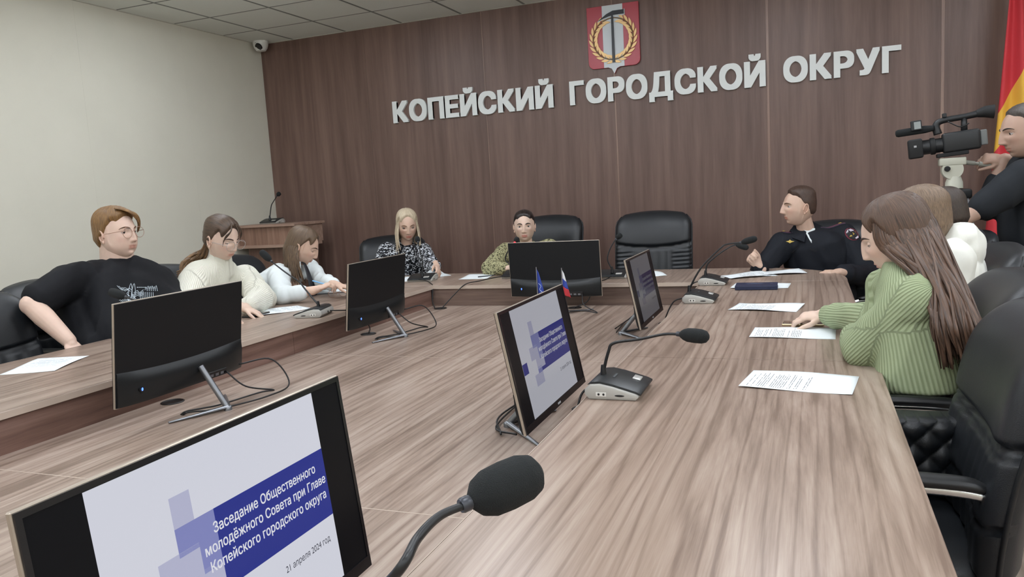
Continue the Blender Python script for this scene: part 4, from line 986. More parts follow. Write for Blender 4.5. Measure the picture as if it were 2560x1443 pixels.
    def eyes(s, look=(0, 0), closed=.35, brow=(60, 44, 36), brow_t=.0035, mascara=0.0, brow_drop=0.0):
        for sd in (-1, 1):
            c = V((sd*.0320, s.on_face(sd*.032, .001).y-.0072, .0010))
            bm = bmesh.new(); ell(bm, c, .0122, 16, 12); bmesh.ops.transform(bm, matrix=s.HM, verts=bm.verts); e = s.putbm('eye', bm, eye_white, smooth=True)
            d = V((look[0], 1, look[1])).normalized(); Q = Matrix.Translation(c) @ d.to_track_quat('Z', 'Y').to_matrix().to_4x4()
            bm = bmesh.new(); lathe(bm, [(.0058, .0108), (.0052, .0114), (.003, .0122), (0, .0126)], 16, Q); bmesh.ops.transform(bm, matrix=s.HM, verts=bm.verts); s.putbm('iris', bm, iris_m, e, smooth=True)
            # upper and lower lids: parts of a slightly larger sphere
            for nm, a0, a1, rr in (('upper_lid', 95, 62-95*closed, .0131), ('lower_lid', -95, -38+10*closed, .0128)):
                bm = bmesh.new(); G = []
                for j in range(7):
                    a = math.radians(a0+(a1-a0)*j/6); row = []
                    for i in range(13):
                        b = (i/12-.5)*2; ce = math.cos(a)*math.cos(b*1.45)
                        q = V((math.sin(b*1.45), ce, math.sin(a)*math.cos(b*1.45*.9))).normalized()*rr; row.append(bm.verts.new(c+q))
                    G.append(row)
                for j in range(6):
                    for i in range(12): bm.faces.new((G[j][i], G[j][i+1], G[j+1][i+1], G[j+1][i]))
                bmesh.ops.recalc_face_normals(bm, faces=bm.faces); edge = [v.co.copy() for v in G[6]]
                bmesh.ops.transform(bm, matrix=s.HM, verts=bm.verts); lid = s.putbm(nm, bm, s.lid_mat(mascara if nm == 'upper_lid' else 0), e, smooth=True)
                if nm == 'upper_lid':
                    bm = bmesh.new(); tube(bm, [p*1.0+V((0, .0006, 0)) for p in edge[1:-1]], .0007+.0006*(1 if mascara else 0), 5); bmesh.ops.transform(bm, matrix=s.HM, verts=bm.verts); s.putbm('lash_line', bm, mat('lash_dark', (34, 26, 24), .6), lid, smooth=True)
            bm = bmesh.new(); P = [s.on_face(sd*xx, zz-brow_drop, .0015) for xx, zz in ((.013, .0185), (.022, .0225), (.033, .0245), (.043, .022), (.051, .0165))]
            tube(bm, cr_path(P, 4), [brow_t*.7, brow_t, brow_t, brow_t*.7, brow_t*.3], 7, flat=(.45, 1), up=(0, 1, 0)); bmesh.ops.transform(bm, matrix=s.HM, verts=bm.verts); s.putbm('eyebrow', bm, mat('brow_%d_%d' % brow[:2], brow, .8), smooth=True)
    def lid_mat(s, dark):
        if not dark: 
            if s.skin.name+'_lid' not in MATS:
                c = tuple(int(v*.95) for v in SKC[s.skin.name]); MATS[s.skin.name+'_lid'] = mat(s.skin.name+'_lid', c, .5)
            return MATS[s.skin.name+'_lid']
        return mat(s.skin.name+'_shadow', tuple(int(v*(1-dark)) for v in SKC[s.skin.name]), .5)
    def hair_cap(s, m, mask, thick, name='hair', freq=(140, 9), flow='down', rough=.0, part=None, extra=None):
        """Shell over the scalp; mask(x,y,z)->0..1, thick(x,y,z)->metres."""
        X, Y, Z = head_grid(s.fat, s.fem, False); pts = np.stack([X, Y, Z], -1); verts = np.vstack([pts[0, :1], pts[1:-1].reshape(-1, 3), pts[-1, :1]]); nr = HR-1; faces = []
        for k in range(HS): faces.append((0, 1+(k+1) % HS, 1+k))
        for j in range(nr-1):
            for k in range(HS): a = 1+j*HS+k; b = 1+j*HS+(k+1) % HS; faces.append((a, b, b+HS, a+HS))
        last = 1+nr*HS
        for k in range(HS): faces.append((last, 1+(nr-1)*HS+k, 1+(nr-1)*HS+(k+1) % HS))
        x, y, z = verts.T; mk = mask(x, y, z); th = thick(x, y, z)
        nrm = verts/np.array([.0755, .096, .116])**2; nrm /= np.linalg.norm(nrm, axis=1)[:, None]
        az = np.arctan2(x, -y+1e-6) if flow == 'down' else np.arctan2(x, z+.02)
        rid = np.array([noise.noise(V((a*18, b*14, 2))) for a, b in zip(az, z)])
        off = -.012*(1-mk) + (th*(1+.22*rid))*mk
        out = verts + nrm*off[:, None]
        if extra is not None: out = extra(out, mk, verts)
        keep = mk > .02; fc = [f for f in faces if any(keep[i] for i in f)]
        me = bpy.data.meshes.new(name); me.from_pydata(out.tolist(), [], fc)
        st = np.stack([az*freq[0]/6.0, (z if flow == 'down' else y)*freq[1]*4, np.zeros_like(z)], -1); set_attr(me, 'strand', st, 'FLOAT_VECTOR'); me.transform(s.HM)
        bm = bmesh.new(); bm.from_mesh(me); loose = [v for v in bm.verts if not v.link_faces]; bmesh.ops.delete(bm, geom=loose, context='VERTS'); bmesh.ops.recalc_face_normals(bm, faces=bm.faces); bm.to_mesh(me); bm.free()
        s.hair = s.put(name, me, m, smooth=True); return s.hair
    def locks(s, m, paths, r=(.004, .009, .008, .003), flat=(.45, 1.0), name='hair_locks', world=False, seg=7, parent=None, nseg=6):
        """Every path a tapered lock of hair in head space (or world)."""
        bm = bmesh.new(); lay = bm.verts.layers.float_vector.new('strand'); c0 = s.HM @ V((0, 0, 0))
        for i, P in enumerate(paths):
            Q = cr_path([V(p) if world else s.HM @ V(p) for p in P], nseg); n0 = len(bm.verts); k = random.uniform(.75, 1.25)
            rings = tube(bm, Q, [a*k for a in interp(r, len(Q))], seg, flat=flat, up=(Q[len(Q)//3]-c0))
            acc = 0
            for j, rg in enumerate(rings):
                for q, v in enumerate(rg): v[lay] = (i*7.3+abs(q-seg/2)*1.3, j*.25, 0)
        return s.putbm(name, bm, m, parent or s.root, smooth=True)
    # ---- clothes
    def torso(s, pelvis, neck, fwd, rings, voxel=.009, extra=None, bow=0.0):
        """rings: (fraction, half width, half depth, forward shift)."""
        pelvis, neck = V(pelvis), V(neck); fwd = V(fwd); bm = bmesh.new(); up = (neck-pelvis); L_ = up.length; un = up.normalized(); lat = un.cross(fwd).normalized(); fw = lat.cross(un).normalized()*1.0
        if fw.dot(fwd) < 0: fw = -fw
        prev = None; seg = 28
        R = np.array(rings); ts = np.linspace(R[0, 0], R[-1, 0], 26); allr = []
        for t in ts:
            w_, d_, sft = [float(np.interp(t, R[:, 0], R[:, k])) for k in (1, 2, 3)]
            c = pelvis+un*(L_*t)+fw*(sft+bow*math.sin(t*PI)); rg = []
            for k in range(seg):
                a = 2*PI*k/seg; ca, sa = math.cos(a), math.sin(a); e = 2/2.5
                rg.append(bm.verts.new(c+lat*(w_*math.copysign(abs(ca)**e, ca))+fw*(d_*math.copysign(abs(sa)**e, sa))))
            allr.append(rg)
        for a, b in zip(allr, allr[1:]):
            for k in range(seg): bm.faces.new((a[k], a[(k+1) % seg], b[(k+1) % seg], b[k]))
        bm.faces.new(allr[0][::-1]); bm.faces.new(allr[-1]); bmesh.ops.recalc_face_normals(bm, faces=bm.faces); return bm
    def neck(s, base, r=.056, fat=1.0):
        s.nk = V(base)
        top = s.hp(0, -.028, -.075); blob(s.skinbm, base, s.hp(0, -.022, -.045), r*1.08*fat, r*.92*fat, 8, 20); blob(s.skinbm, base-V((0, 0, .09)), base, r*.95, r*1.05, 6, 18)
    def legs(s, pelvis, fwd, m, seat=.50, spread=.11, shoes=None, r=(.085, .062, .048), knee=.43, stand=False):
        pelvis = V(pelvis); fwd = V((fwd[0], fwd[1], 0)).normalized(); lat = V((fwd.y, -fwd.x, 0)); bm = bmesh.new(); ell(bm, pelvis, (.165, .165, .11), 16, 10)
        for k in (-1, 1):
            hpp = pelvis+lat*k*spread
            if stand: kn = V((hpp.x, hpp.y, .5))+fwd*.02; an = V((hpp.x, hpp.y, .10))-fwd*.01
            else: kn = hpp+fwd*knee+lat*k*.03; kn.z = seat+.02; an = V((kn.x, kn.y, .10))-fwd*.04
            blob(bm, hpp, kn, r[0], r[1]); blob(bm, kn, an, r[1], r[2])
            ft = V((an.x, an.y, .045)); sh = bmesh.new(); blob(sh, ft-fwd*.04, ft+fwd*.13, .043, .036); s.put('shoe', remesh(sh, .012, 3), shoes or mat('shoe_black', (24, 24, 26), .4), smooth=True)
        me = remesh(bm, .014, 6); s.put('trousers', me, m, smooth=True)
def cloth_mat(name, col, rough=.85, bump=.3, bscale=350, rib=None, ribcol=None, pattern=None):
    if name in MATS: return MATS[name]
    m, N, L, B = nmat(name); B.inputs['Roughness'].default_value = rough; B.inputs['Base Color'].default_value = rgb(*col); B.inputs['Specular IOR Level'].default_value = .25
    tc = N.new('ShaderNodeTexCoord'); n = N.new('ShaderNodeTexNoise'); n.inputs['Scale'].default_value = bscale; L.new(tc.outputs['Object'], n.inputs['Vector'])
    h = n.outputs['Fac']
    bp = N.new('ShaderNodeBump'); bp.inputs['Strength'].default_value = bump; bp.inputs['Distance'].default_value = .0015
    if rib:
        a = N.new('ShaderNodeAttribute'); a.attribute_name = 'rib'; q = N.new('ShaderNodeMath'); q.operation = 'MULTIPLY'; L.new(a.outputs['Fac'], q.inputs[0]); q.inputs[1].default_value = 2*PI/rib
        sn = N.new('ShaderNodeMath'); sn.operation = 'SINE'; L.new(q.outputs[0], sn.inputs[0])
        mr = N.new('ShaderNodeMapRange'); mr.inputs[1].default_value = -1; mr.inputs[2].default_value = .6; L.new(sn.outputs[0], mr.inputs[0])
        mx = N.new('ShaderNodeMix'); mx.data_type = 'RGBA'; L.new(mr.outputs[0], mx.inputs[0]); mx.inputs[6].default_value = rgb(*ribcol); mx.inputs[7].default_value = rgb(*col); L.new(mx.outputs[2], B.inputs['Base Color'])
        ad = N.new('ShaderNodeMath'); ad.operation = 'MULTIPLY_ADD'; L.new(n.outputs['Fac'], ad.inputs[0]); ad.inputs[1].default_value = .4; L.new(mr.outputs[0], ad.inputs[2]); h = ad.outputs[0]; bp.inputs['Strength'].default_value = .6; bp.inputs['Distance'].default_value = .003
    if pattern:
        kind, cols, sc = pattern; nz = N.new('ShaderNodeTexNoise'); nz.inputs['Scale'].default_value = sc; nz.inputs['Detail'].default_value = 1.5; nz.inputs['Distortion'].default_value = 1.2
        mp = N.new('ShaderNodeMapping'); mp.inputs['Scale'].default_value = (1, 1, 1.5); L.new(tc.outputs['Object'], mp.inputs['Vector']); L.new(mp.outputs[0], nz.inputs['Vector'])
        cr = N.new('ShaderNodeValToRGB'); cr.color_ramp.interpolation = 'CONSTANT'; L.new(nz.outputs['Fac'], cr.inputs[0]); e = cr.color_ramp.elements; e[0].color = rgb(*cols[0]); e[1].position = kind; e[1].color = rgb(*cols[1])
        if len(cols) > 2: x = e.new(kind+.1); x.color = rgb(*cols[2])
        L.new(cr.outputs[0], B.inputs['Base Color'])
    L.new(h, bp.inputs['Height']); L.new(bp.outputs[0], B.inputs['Normal']); MATS[name] = m; return m
def rib_attr(me, bones):
    """Coordinate round the nearest bone, so knit ribs run along limbs. bones: (a, b, ref)."""
    n = len(me.vertices); co = np.empty(n*3); me.vertices.foreach_get('co', co); co = co.reshape(-1, 3); best = np.full(n, 1e9); val = np.zeros(n)
    for a, b, ref, r in bones:
        a, b, ref = np.array(a), np.array(b), np.array(ref); d = b-a; L_ = np.linalg.norm(d); d = d/L_; t = np.clip((co-a)@d, 0, L_); q = co-a-t[:, None]*d; q = q-(q@d)[:, None]*d
        dist = np.linalg.norm(co-a-t[:, None]*d, axis=1)-r; e1 = ref-d*(ref@d); e1 /= np.linalg.norm(e1); e2 = np.cross(d, e1); ang = np.arctan2(q@e2, q@e1); m_ = dist < best; best[m_] = dist[m_]; val[m_] = (ang*r)[m_]
    set_attr(me, 'rib', val, 'FLOAT')
SKC = {}
SK = {k: skin_mat('skin_'+k, c) for k, c in dict(fair=(214, 186, 168), rosy=(214, 185, 168), warm=(204, 172, 152), tan=(184, 152, 134)).items()}
SKC.update({'skin_fair': (214, 186, 168), 'skin_rosy': (214, 185, 168), 'skin_warm': (204, 172, 152), 'skin_tan': (184, 152, 134)})
def ring_set(hip=.17, waist=.15, chest=.17, sh=.18, dh=.125, dw=.11, dc=.12, belly=0.0, neck=.07, top=1.0):
    return [(-.08, hip*.9, dh*.9, 0), (0, hip, dh, belly*.5), (.28, waist, dw+belly*.5, belly), (.55, chest, dc, belly*.35), (.78, sh, dc*.92, 0), (.90, sh*.80, dc*.72, 0), (.965, sh*.52, dc*.58, 0), (top, neck, neck*.95, .005)]
def dress(P, name, m, tb, arms, voxel=.009, disp=(.006, 9), smooth=5, seed=0, axis=(1, 1, .45), ribs=None, extra=None):
    for a in arms:
        S, E, Wr, r = a[:4]; S, E, Wr = V(S), V(E), V(Wr); blob(tb, P.nk.lerp(S, .25)-V((0, 0, r[0]*.45)), S.lerp(P.nk, .12), r[0]*.80, r[0]*.90, 8, 16); blob(tb, S, E, r[0], r[1], 8, 16); ell(tb, S, r[0]*1.02, 14, 10)
        if len(r) > 2: blob(tb, E, Wr, r[1], r[2], 8, 16)
    if extra: extra(tb)
    me = remesh(tb, voxel, smooth)
    if disp: noise_disp(me, disp[0], disp[1], axis, seed)
    if ribs: rib_attr(me, ribs)
    return P.put(name, me, m, smooth=True)
def skin_arm(P, S, E, Wr, r=(.046, .040, .027), upper=True):
    if upper: blob(P.skinbm, S, E, r[0], r[1], 8, 16)
    Em = V(E)*.65+V(Wr)*.35; blob(P.skinbm, E, Em, r[1]*.95, r[1]*.96, 6, 16); blob(P.skinbm, Em, Wr, r[1]*.96, r[2], 6, 16)
def scalp(front=.055, side=-.005, back=-.075, arch=.040, sharp=.012):
    """Hairline mask: high at the forehead, round the ears, down to the nape."""
    def f(x, y, z):
        t = np.clip((y+.02)/.09, 0, 1); line = np.where(y > -.02, side+(front-side)*sstep(t, .05, .80), side+(back-side)*sstep(-y, .02, .055))
        line = line - arch*np.clip(np.abs(x)/.06, 0, 1.1)**2*sstep(y, .03, .06)
        return sstep(z, line-sharp*.5, line+sharp*1.3)
    return f
const = lambda h: (lambda x, y, z: np.full_like(x, h))

# --- person in the black T-shirt
hc = at_x(292, 583, -3.40)
P = Person('heavy-set person in a black printed T-shirt with round glasses and dyed fringe', (-3.32, 3.10), SK['rosy'], hc, (1.0, .05, .02), hs=1.10, fat=.95, nose=.95)
nk = at_x(296, 664, -3.43); pel = V((-3.30, nk.y+.02, .55)); SA, SB = at_x(166, 708, -3.45), at_x(388, 706, -3.42)
EA, WA = at_x(78, 762, -3.40), at_x(172, 852, -3.22); EB, WB = at_x(470, 800, -3.25), at_x(430, 850, -2.98)
P.neck(nk+V((0, 0, .02)), .080); ell(P.skinbm, nk+V((.02, 0, -.03)), (.085, .10, .05), 16, 10)
skin_arm(P, SA, EA, WA, (.066, .050, .033)); hand(P.skinbm, WA, at_x(196, 892, -3.16)-WA, V((1, -.2, .6)), True, .45, .1, 1.08)
skin_arm(P, SB, EB, WB, (.07, .056, .038)); hand(P.skinbm, WB, (.3, -.9, -.25), (0, 0, 1), False, .4, .1, 1.05)
P.finish_skin(.004, lip=(.88, .62, .60), blush=.12)
P.eyes(look=(.1, 0), closed=.5, brow=(96, 68, 48))
tb_ = P.torso(pel, nk+V((-.025, 0, .022)), (1, .05, 0), ring_set(.33, .38, .33, .27, .22, .22, .18, .07, .105))
tee = dress(P, 't_shirt', cloth_mat('black_cotton', (19, 20, 24), .8, .25, 300), tb_, [(SA, SA.lerp(EA, .80), EA, (.098, .080)), (SB, SB.lerp(EB, .8), EB, (.098, .085))], .0085, (.014, 6), 5, 3, extra=lambda b: blob(b, SA+V((-.02, .06, -.14)), pel+V((.02, -.36, .08)), .10, .13))
P.legs(pel, (1, 0), mat('trouser_black', (22, 22, 26), .8), r=(.11, .08, .055), spread=.13)
hm = hair_mat('hair_dyed_fringe', (66, 47, 33), (158, 118, 70))
P.hair_cap(hm, lambda x, y, z: scalp(.074, -.014, -.085, .020, .012)(x, y, z), lambda x, y, z: .008+.008*sstep(z, .02, .09)+.003*sstep(-y, 0, .08), freq=(260, 6))
# fringe swept to one side
fr = []
for k in range(60):
    u = k/59; j = random.uniform(-.006, .006); fr.append([(.040-.05*u, .045+.02*u, .118-.012*u), (.012-.055*u, .088, .104-.022*u), (-.022-.036*u, .101-.012*u, .076-.030*u+j), (-.046-.020*u, .090-.020*u, .046-.030*u+j), (-.056-.016*u, .078-.024*u, .026-.026*u+j)])
P.locks(hm, fr, (.006, .011, .010, .006, .002), parent=P.hair)
t_ = P.putbm('glasses', (lambda bm: (bmesh.ops.transform(bm, matrix=P.HM @ Matrix.Translation((0, .100, -.002)), verts=bm.verts), bm)[1])(glasses_mesh(.150, .0255, .0012)), wire_gold, smooth=True)
P.putbm('lens', (lambda bm: (bmesh.ops.transform(bm, matrix=P.HM @ Matrix.Translation((0, .100, -.002)), verts=bm.verts), bm)[1])(lens_mesh(.150, .0245)), lens_m, t_)
# white line drawing printed on the chest
bv = BVHTree.FromObject(tee, bpy.context.evaluated_depsgraph_get()); bm = bmesh.new(); rng = random.Random(4)
def on_shirt(u, v):
    o = CAM-P.o; h = bv.ray_cast(o, ray(u, v).normalized()); return (h[0]+h[1]*.0015) if h[0] is not None else None
def stroke(pts, r=.0011):
    q = [on_shirt(*p) for p in pts]; q = [a for a in q if a is not None]
    if len(q) >= 2 and all((a-b).length < .08 for a, b in zip(q, q[1:])): tube(bm, cr_path(q, 3), r, 4)
for k in range(7): x = 292+k*4; stroke([(x, 716+k*1.5+rng.uniform(-3, 3)), (x+6, 722+rng.uniform(-2, 4)), (x+14, 727+rng.uniform(-2, 3))])
for k in range(2): x = 322+k*8; stroke([(x-2, 745), (x, 725), (x+5, 709), (x+8, 727), (x+6, 750)])
for k in range(12): x = 318+rng.uniform(0, 20); y = 728+rng.uniform(0, 26); stroke([(x, y), (x+rng.uniform(-5, 5), y+6), (x+rng.uniform(-4, 8), y+12)])
for k in range(4): stroke([(298+k*3, 752+k*2), (310, 746+k*3), (326, 752+k*2)])
for k in range(4): stroke([(334, 733+k*4), (343, 727+k*4), (348, 732+k*3), (358, 725+k*4)])
for k in range(8): stroke([(350+k*4.6, 731), (351+k*4.6, 754)]); 
for k in range(6): stroke([(349, 731+k*4.4), (388, 734+k*4.4)])
for k in range(6): x = 362+k*5; stroke([(x, 726), (x+3, 718+rng.uniform(-4, 2)), (x+6, 728)])
for k in range(5): stroke([(342+k*4.5, 719), (345+k*4.5, 719)], .0018)
pr = bpy.data.meshes.new('shirt_print'); bm.to_mesh(pr); bm.free(); obj_me('shirt_print', pr, mat('print_pale', (196, 208, 216), .7), tee)

# --- woman in the white sweater
hc = at_x(556, 597, -3.15)
P = Person('woman in a white knitted turtleneck with a long ponytail and clear glasses', (-3.25, 3.60), SK['fair'], hc, (.97, -.10, -.30), hs=1.05, fem=.8, nose=.95, roll=.04)
nk = at_x(548, 672, -3.22); pel = V((-3.38, nk.y-.02, .55)); SA, SB = at_x(487, 706, -3.27), at_x(612, 698, -3.20)
WB = at_x(612, 770, -2.86); EB = at_x(656, 748, -3.02); EA = at_x(462, 800, -3.18); WA = at_x(560, 800, -2.80)
P.neck(nk+V((0, 0, .0)), .052)
skin_arm(P, SB, EB, WB, (.045, .038, .026)); hand(P.skinbm, WB, at_z(648, 785, .765)-WB, (.1, .1, 1), False, .22, .22, .95, .8)
skin_arm(P, SA, EA, WA, (.045, .038, .026)); hand(P.skinbm, WA, (.6, .7, -.25), (0, 0, 1), True, .3, .1, .95)
P.finish_skin(.004, lip=(.88, .64, .62), blush=.16)
P.eyes(look=(0, -.5), closed=.72, brow=(70, 50, 42))
tb_ = P.torso(pel, nk+V((-.01, 0, .055)), (1, -.05, 0), ring_set(.20, .21, .21, .20, .15, .14, .14, 0, .072), bow=-.03)
tb_b = [(nk-V((0, 0, .45)), nk, V((-1, 0, 0)), .19), (SA, EA, V((-1, 0, .2)), .08), (SB, EB, V((-1, 0, .2)), .08), (EB, WB, V((0, 0, -1)), .07)]
sw = dress(P, 'sweater', cloth_mat('white_knit', (232, 230, 216), .95, .4, 260, rib=.010, ribcol=(214, 212, 198)), tb_, [(SA, EA, WA, (.083, .080, .058)), (SB, EB, EB.lerp(WB, .82), (.083, .082, .056))], .008, (.011, 7), 5, 9, ribs=tb_b, extra=lambda b: (blob(b, nk+V((0, 0, -.02)), nk+V((.018, 0, .070)), .077, .068, 6, 20)))
P.legs(pel, (1, 0), mat('trouser_dark', (36, 38, 46), .8))
hm = hair_mat('hair_brown_ponytail', (44, 34, 28), (96, 74, 56))
P.hair_cap(hm, scalp(.074, -.016, -.055, sharp=.010), lambda x, y, z: .006+.010*sstep(z, .03, .1)+.004*sstep(-y, .02, .09), freq=(300, 4), flow='back')
pt = []; A0 = P.hp(0, -.105, .0)
for k in range(60):
    a = 2*PI*k/60; rr = .016*math.sqrt(random.random()); off = V((0, rr*math.cos(a), rr*math.sin(a))); j = lambda s: V((random.uniform(-s, s), random.uniform(-s, s), random.uniform(-s, s)))
    pt.append([A0+off*.5, at_x(510, 628, -3.30)+off*1.5+j(.006), at_x(487, 648, -3.36)+off*2.0+j(.012), at_x(466, 668+random.uniform(-6, 6), -3.36)+off*2+j(.014), at_x(452+random.uniform(-6, 8), 690+random.uniform(-8, 8), -3.36)+j(.016)])
P.locks(hair_mat('hair_ponytail_tip', (66, 50, 36), (146, 112, 78)), pt, (.005, .008, .008, .006, .002), world=True, name='ponytail')
P.locks(hm, [[(sd*.012, .07, .108), (sd*.035, .094, .075), (sd*.052+.004*k, .086, .04), (sd*.060, .068, .012-.01*k)] for sd in (-1, 1) for k in range(4)] + [[(-.004, .085, .10), (-.010, .104, .07), (-.008, .108, .045), (-.004, .106, .035)]], (.003, .004, .003, .001), parent=P.hair)
t_ = P.putbm('glasses', (lambda bm: (bmesh.ops.transform(bm, matrix=P.HM @ Matrix.Translation((0, .104, -.010)), verts=bm.verts), bm)[1])(glasses_mesh(.148, .0265, .0011)), wire_grey, smooth=True)
P.putbm('lens', (lambda bm: (bmesh.ops.transform(bm, matrix=P.HM @ Matrix.Translation((0, .104, -.010)), verts=bm.verts), bm)[1])(lens_mesh(.148, .0255)), lens_m, t_)
# dark phone under her hand
p = at_z(640, 789, ZT)
t = thing('phone', 'black phone under the hand of the white sweater', 'phone', (p.x-.0, p.y, ZT), .15)
obj('phone_case', bbox(-.04, .04, -.08, .08, .0005, .009, .003, 2), mat('phone_black', (18, 18, 20), .35), t); obj('screen', bbox(-.037, .037, -.076, .076, .009, .0096), bk, t)

# --- writing student
hc = at_x(757, 617, -3.08)
P = Person('student with long straight brown hair writing in a white shirt and dark tie', (-3.25, 4.22), SK['warm'], hc, (.86, .36, -.42), hs=1.02, fem=.8, nose=.9)
nk = at_x(728, 678, -3.15); pel = V((-3.38, nk.y-.04, .55)); SA, SB = at_x(694, 690, -3.18), at_x(775, 672, -3.16)
WA = at_x(792, 724, -2.78); EA = at_x(708, 740, -2.98); EB = at_x(800, 700, -3.02); WB = at_x(840, 712, -2.75)
P.neck(nk, .047)
skin_arm(P, SA, EA, WA, (.04, .035, .024)); hand(P.skinbm, WA, at_x(826, 709, -2.72)-WA, (.05, -.2, 1), True, .55, .05, .92, .35)
skin_arm(P, SB, EB, WB, (.04, .035, .024)); hand(P.skinbm, WB, (.7, .2, -.2), (0, 0, 1), False, .3, .1, .92)
P.finish_skin(.004, lip=(.84, .56, .54), blush=.16)
P.eyes(look=(0, -.6), closed=.85, brow=(74, 54, 42))
tb_ = P.torso(pel, nk+V((-.02, 0, .03)), (1, .15, 0), ring_set(.16, .15, .165, .165, .13, .115, .115, 0, .062), bow=-.04)
dress(P, 'shirt', cloth_mat('white_shirt', (216, 222, 222), .8, .2, 500), tb_, [(SA, EA, EA.lerp(WA, .55), (.064, .058, .046)), (SB, EB, EB.lerp(WB, .8), (.064, .056, .042))], .0075, (.011, 9), 4, 14)
P.legs(pel, (1, 0), mat('trouser_black', (22, 22, 26), .8))
un = (nk-pel).normalized(); cl = nk+V((.045, .02, .025))
bm = bmesh.new()
for sd in (-1, 1): 
    q = [cl+V((-.02, sd*.05, .045)), cl+V((.03, sd*.012, .035)), cl+V((.05, sd*.045, -.035)), cl+V((.0, sd*.075, .0))]
    vs = [bm.verts.new(a) for a in q]; bm.faces.new(vs if sd > 0 else vs[::-1])
o = P.putbm('collar', bm, MATS['white_shirt']); s_ = o.modifiers.new('s', 'SOLIDIFY'); s_.thickness = .004
bm = bmesh.new(); tube(bm, cr_path([cl+V((.035, 0, .03)), cl+V((.055, .0, .005)), cl+V((.085, 0, -.1)), cl+V((.105, 0, -.24)), cl+V((.10, 0, -.30))], 6), [.016, .014, .022, .034, .03, .006], 8, flat=(.25, 1), up=(1, 0, .3)); P.putbm('necktie', bm, mat('tie_black', (24, 24, 30), .6), smooth=True)
hm = hair_mat('hair_straight_brown', (58, 44, 34), (122, 98, 74))
P.hair_cap(hm, scalp(.078, -.012, -.08, sharp=.008), lambda x, y, z: .007+.008*sstep(z, .03, .1)+.005*sstep(-y, .0, .09), freq=(320, 4))
lk = []
for k in range(110):
    a = random.choice((-1, 1))*random.uniform(1.45, PI); sx, sy = -math.sin(a), math.cos(a)          # round the head from temple to temple
    r0 = V((sx*.070, sy*.085-.012, .035+random.uniform(-.02, .045))); q = s0 = P.HM @ r0
    q1 = P.HM @ V((sx*.084, sy*.098-.014, -.03)); dn = V((0, 0, -1)); ln = random.uniform(.10, .19)
    q2 = q1+dn*ln*.55+(q1-P.H).normalized()*.008; q3 = q1+dn*ln*1.25+V((random.uniform(-.02, .02), random.uniform(-.02, .02), 0))
    lk.append([q, q1, q2, q3])
P.locks(hm, lk, (.004, .009, .009, .003), world=True, parent=P.hair)
pa, pb = at_x(781, 702, -2.82), at_x(832, 716, -2.70)
pen('light blue pen held in the writing student\'s hand', pa, pb, ('blue', (120, 178, 226)), .004)

# --- blonde woman
hc = at_y(1018, 564, 5.45)
P = Person('blonde woman in a black blouse with white brushstroke print looking down at papers', (-3.02, 5.50), SK['warm'], hc, (.55, -.80, -.24), hs=1.02, fem=1, nose=.9, ears=False)
nk = at_y(1014, 622, 5.52); pel = V((nk.x-.03, 5.62, .55)); SA, SB = at_y(966, 628, 5.55), at_y(1058, 630, 5.52)
EA, WA = at_y(946, 688, 5.40), at_y(995, 702, 5.18); EB, WB = at_y(1080, 668, 5.30), at_y(1091, 664, 5.14)
P.neck(nk, .047)
skin_arm(P, SA, EA, WA, (.04, .035, .024)); hand(P.skinbm, WA, (.5, -.6, -.3), (0, 0, 1), True, .4)
skin_arm(P, SB, EB, WB, (.04, .035, .024)); hand(P.skinbm, WB, at_y(1102, 692, 5.05)-WB, (.75, .3, .45), False, .45, .14, .95, .7)
P.finish_skin(.0045, lip=(.88, .50, .50), blush=.22, shade=.3)
P.eyes(look=(0, -.5), closed=.8, brow=(120, 90, 66), mascara=.45)
tb_ = P.torso(pel, nk+V((0, 0, .04)), (.25, -1, 0), ring_set(.17, .145, .17, .175, .13, .11, .125, 0, .060), bow=-.02)
dress(P, 'blouse', cloth_mat('blouse_black_white', (20, 20, 26), .7, .15, 400, pattern=(.545, ((17, 18, 24), (206, 210, 216)), 46)), tb_, [(SA, EA, EA.lerp(WA, .9), (.070, .062, .040)), (SB, EB, EB.lerp(WB, .85), (.070, .060, .040))], .008, (.008, 9), 5, 21, extra=lambda b: blob(b, nk+V((0, 0, 0)), nk+V((0, -.005, .045)), .062, .055, 5, 18))
P.legs(pel, (.2, -1), mat('trouser_black', (22, 22, 26), .8))
hm = hair_mat('hair_blonde', (156, 136, 108), (226, 212, 186), rough=.4)
P.hair_cap(hm, scalp(.084, -.02, -.08, sharp=.008), lambda x, y, z: .008+.008*sstep(z, .03, .1)+.005*sstep(-y, .0, .09), freq=(320, 4))
lk = []
for k in range(110):
    a = random.choice((-1, 1))*random.uniform(1.0, PI); sx, sy = math.sin(a), math.cos(a)
    q = P.HM @ V((sx*.068, sy*.085-.010, .045+random.uniform(-.02, .05))); q1 = P.HM @ V((sx*.088, sy*.098-.012, -.025)); ln = random.uniform(.10, .165)
    q2 = q1+V((0, 0, -ln*.6))+(q1-P.H).normalized()*.006; q3 = q1+V((random.uniform(-.012, .012), random.uniform(-.012, .012), -ln*1.2)); lk.append([q, q1, q2, q3])
P.locks(hm, lk, (.004, .010, .010, .003), world=True, parent=P.hair)

